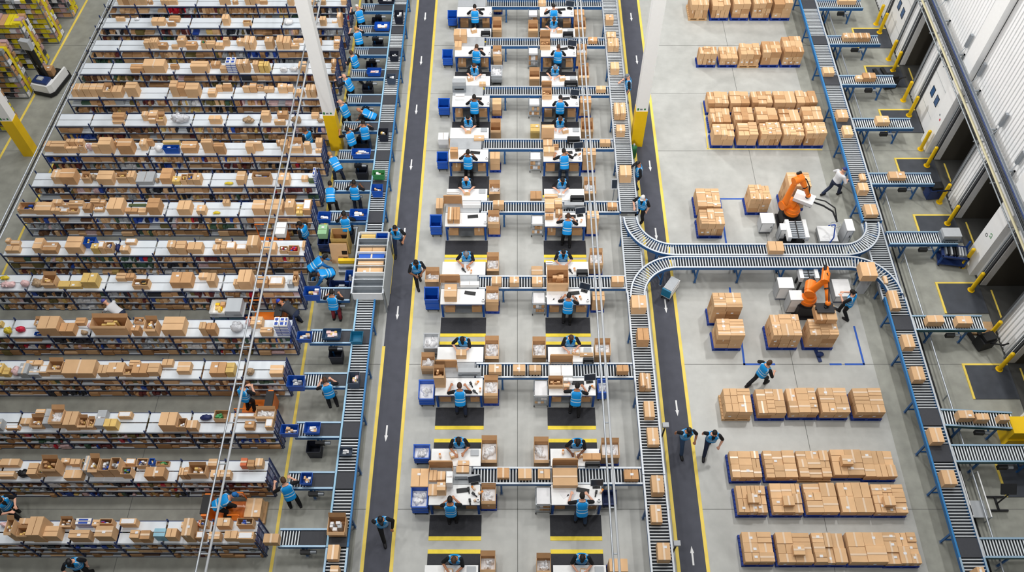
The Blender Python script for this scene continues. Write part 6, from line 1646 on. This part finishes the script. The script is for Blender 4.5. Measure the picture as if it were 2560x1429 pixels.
for k in range(3):
    o = MB().box(-.35, -.06, .0, .35, .06, .5 - k * .16, YEL if k == 0 else GREY).build('step', None, (a[0] + .1, a[1] + .2 - k * .14, .003)); tag(o, '%s tread of the small yellow topped step stool at the sorting rack' % ORD[k + 1], 'step')
# cart pulled by the person on the edge line is part of the packing row goods; green bottle at the column foot
o = empty('gas_bottle', 'green gas bottle at the foot of the column by the walkway', 'gas bottle', (*at('b', 122, 1165), .002))
MB().cyl((0, 0, 0), (0, 0, .55), .14, M('bottle_green', (36, 110, 60), .4), 14).ell((0, 0, .55), (.14, .14, .1), M('bottle_green', (36, 110, 60), .4)).build('cylinder', o)
MB().cyl((0, 0, .6), (0, 0, .74), .04, GREYW, 8).build('valve', o)
# things near the docks
def jack(label, x, y, rz, mat, z=.002):
    o = empty('pallet_jack', label, 'pallet jack', (x, y, z), rz)
    MB().box(-.28, -.2, .05, .28, .2, .55, mat).box(-.22, -.16, .55, .22, .16, .7, DARK).build('drive_unit', o)
    MB().tube([(0, -.2, .5), (0, -.55, .95), (0, -.6, 1.05)], .03, DARK, 8).tube([(-.16, -.6, 1.05), (.16, -.6, 1.05)], .03, DARK, 8).build('tiller', o)
    MB().box(-.26, .2, .06, -.1, 1.1, .12, DARK).box(.1, .2, .06, .26, 1.1, .12, DARK).build('fork', o)
    for sx in (-.2, .2): MB().cyl((sx - .04, 0, .07), (sx + .04, 0, .07), .07, DARK, 10).build('wheel', o)
q = at('h', 860, 680); jack('black pallet jack parked between bollards near the second closed door', q[0] - .8, q[1] + .3, .2, DARK)
q = at('i', 1190, 320); jack('black pallet jack with blue cover parked between bollards at an open door', q[0] - .75, q[1] + .35, .1, NAVY)
q = at('i', 1560, 1400); jack('small black pallet jack by the wall near the front bollards', q[0] - .7, q[1] + .1, .3, DARK)
q = at('i', 1090, 800); q1 = at('i', 1270, 800)
o = empty('tool_cart', 'blue tool cart loaded with grey trays beside a dock bollard', 'cart', ((q[0] + q1[0]) / 2, q[1] + .3, 0), -.15)
MB().box(-.5, -.32, .55, .5, .32, .62, NAVY).box(-.5, -.32, .15, .5, .32, .2, NAVY).build('deck', o)
for sx in (-1, 1):
    for sy in (-1, 1): MB().box(sx * .46 - .03, sy * .28 - .03, .1, sx * .46 + .03, sy * .28 + .03, .95 if sy > 0 else .62, TBLUE).build('post', o)
mb = MB()
for k in range(8): mb.box(-.4 + k * .1, -.25, .62, -.34 + k * .1, .15, .74, random.choice((GREYW, DARK, GREY)))
mb.build('tray_rack', o)
caster(o, [(sx * .42, sy * .26) for sx in (-1, 1) for sy in (-1, 1)])
printer('white machine head at the end of the dock branch beside the tool cart', *(lambda a, b: (a[0], b[0], a[1], a[1] + .45))(at('i', 1115, 605, .95), at('i', 1250, 605, .95)), .92, .3)
q = P(2548, 1072, .6)
o = MB().box(-.35, -.35, .0, .5, .3, .45, YEL).box(-.35, -.3, .45, .3, .3, .92, YEL).build('yellow_stop_box', None, (q[0] - .05, q[1], .002)); tag(o, 'bright yellow box at the end of a dock branch near the frame edge', 'machine')
q = P(2495, 1275)
o = empty('screen_stand', 'dark screen on a wheeled stand behind the right line near the front', 'computer stand', (q[0], q[1] + .2, 0))
MB().box(-.3, -.25, .02, .3, -.2, .07, DARK).box(-.3, .2, .02, .3, .25, .07, DARK).box(-.03, -.2, .02, .03, .2, .07, DARK).build('base', o)
MB().cyl((0, 0, .05), (0, 0, .9), .025, DARK, 8).build('pole', o)
MB().box(-.24, -.03, 0, .24, .02, .34, DARK, T4((0, 0, .85), rot(x=-.9))).build('screen', o)
q = P(2435, 1290)
o = empty('tube_frame', 'open frame of pale steel tubes standing by the right line near the front', 'frame', (q[0], q[1] + .3, 0))
for sx in (-.28, .28): MB().cyl((sx, -.5, .5), (sx, 1.0, .5), .022, WHITE, 8).build('rail', o)
for sx in (-.28, .28):
    for yy in (-.5, 1.0): MB().cyl((sx, yy, 0), (sx, yy, .5), .02, STEEL, 8).build('leg', o)
MB().box(-.28, -.45, .3, .28, .1, .32, GREYW).build('glass_shelf', o)
a = at('i', 1365, 1300); b = at('i', 1540, 1250)
o = MB().box(0, 0, 0, b[0] - a[0], .5, .1, WOOD).box(.05, .1, .1, b[0] - a[0] - .1, .45, .18, WOOD).build('wooden_block', None, (a[0] - .25, a[1], .002)); tag(o, 'brown wooden blocks on the floor under the end of a dock branch', 'timber')
q = at('b', 1530, 1455)
q = P(2180, 480)
# scanners on tripods beside the lines
def kiosk(label, u, v):
    q = P(u, v)
    o = empty('touch_screen_kiosk', label, 'screen', (q[0], q[1], .002))
    MB().cyl((0, 0, 0), (0, 0, .02), .18, GREYW, 14).build('base', o)
    MB().cyl((0, 0, .02), (0, 0, 1.0), .022, STEEL, 8).build('pole', o)
    MB().box(-.13, -.02, -.02, .13, .02, .4, GREYW, T4((0, 0, .98), rot(x=-.6))).box(-.1, -.024, .02, .1, -.0205, .36, SCREEN, T4((0, 0, .98), rot(x=-.6))).build('screen', o)
kiosk('white touch screen kiosk beside the middle line, row of the stacked loose cartons', 1530, 512)
for lab, u, v in (('slim black camera pole beside the middle line near the front', 1682, 1380), ('slim black camera pole beside the middle line opposite the lower aisle', 1655, 1090)):
    q = P(u, v)
    o = empty('sensor_pole', lab, 'sensor', (q[0], q[1], .002))
    MB().cyl((0, 0, 0), (0, 0, .8), .03, DARK, 8).build('pole', o)
    MB().box(-.1, -.08, .8, .1, .08, .9, GREYW).build('sensor_head', o)
q = P(1630, 690); q_ = at('f', 255, 850)
o = empty('tool_trolley', 'white and teal tool trolley beside the bend of the middle line', 'cart', (q_[0] + .62, q_[1] - .3, 0), -.6)
MB().box(-.18, -.35, .2, .18, .35, .6, WHITE).box(-.18, -.4, .3, .18, -.35, .7, TEAL).build('body', o)
MB().box(-.16, -.3, .6, .16, .3, .66, GREYW).build('lid', o)
caster(o, [(sx * .14, sy * .28) for sx in (-1, 1) for sy in (-1, 1)], .09)
# ---------------------------------------------------------------- finish
sc.collection.children.link(COL)
_dup = [k for k, v in SEEN.items() if v > 1]
if _dup: print('DUPLICATE LABELS', len(_dup), _dup[:40])
print('objects', len(COL.objects))
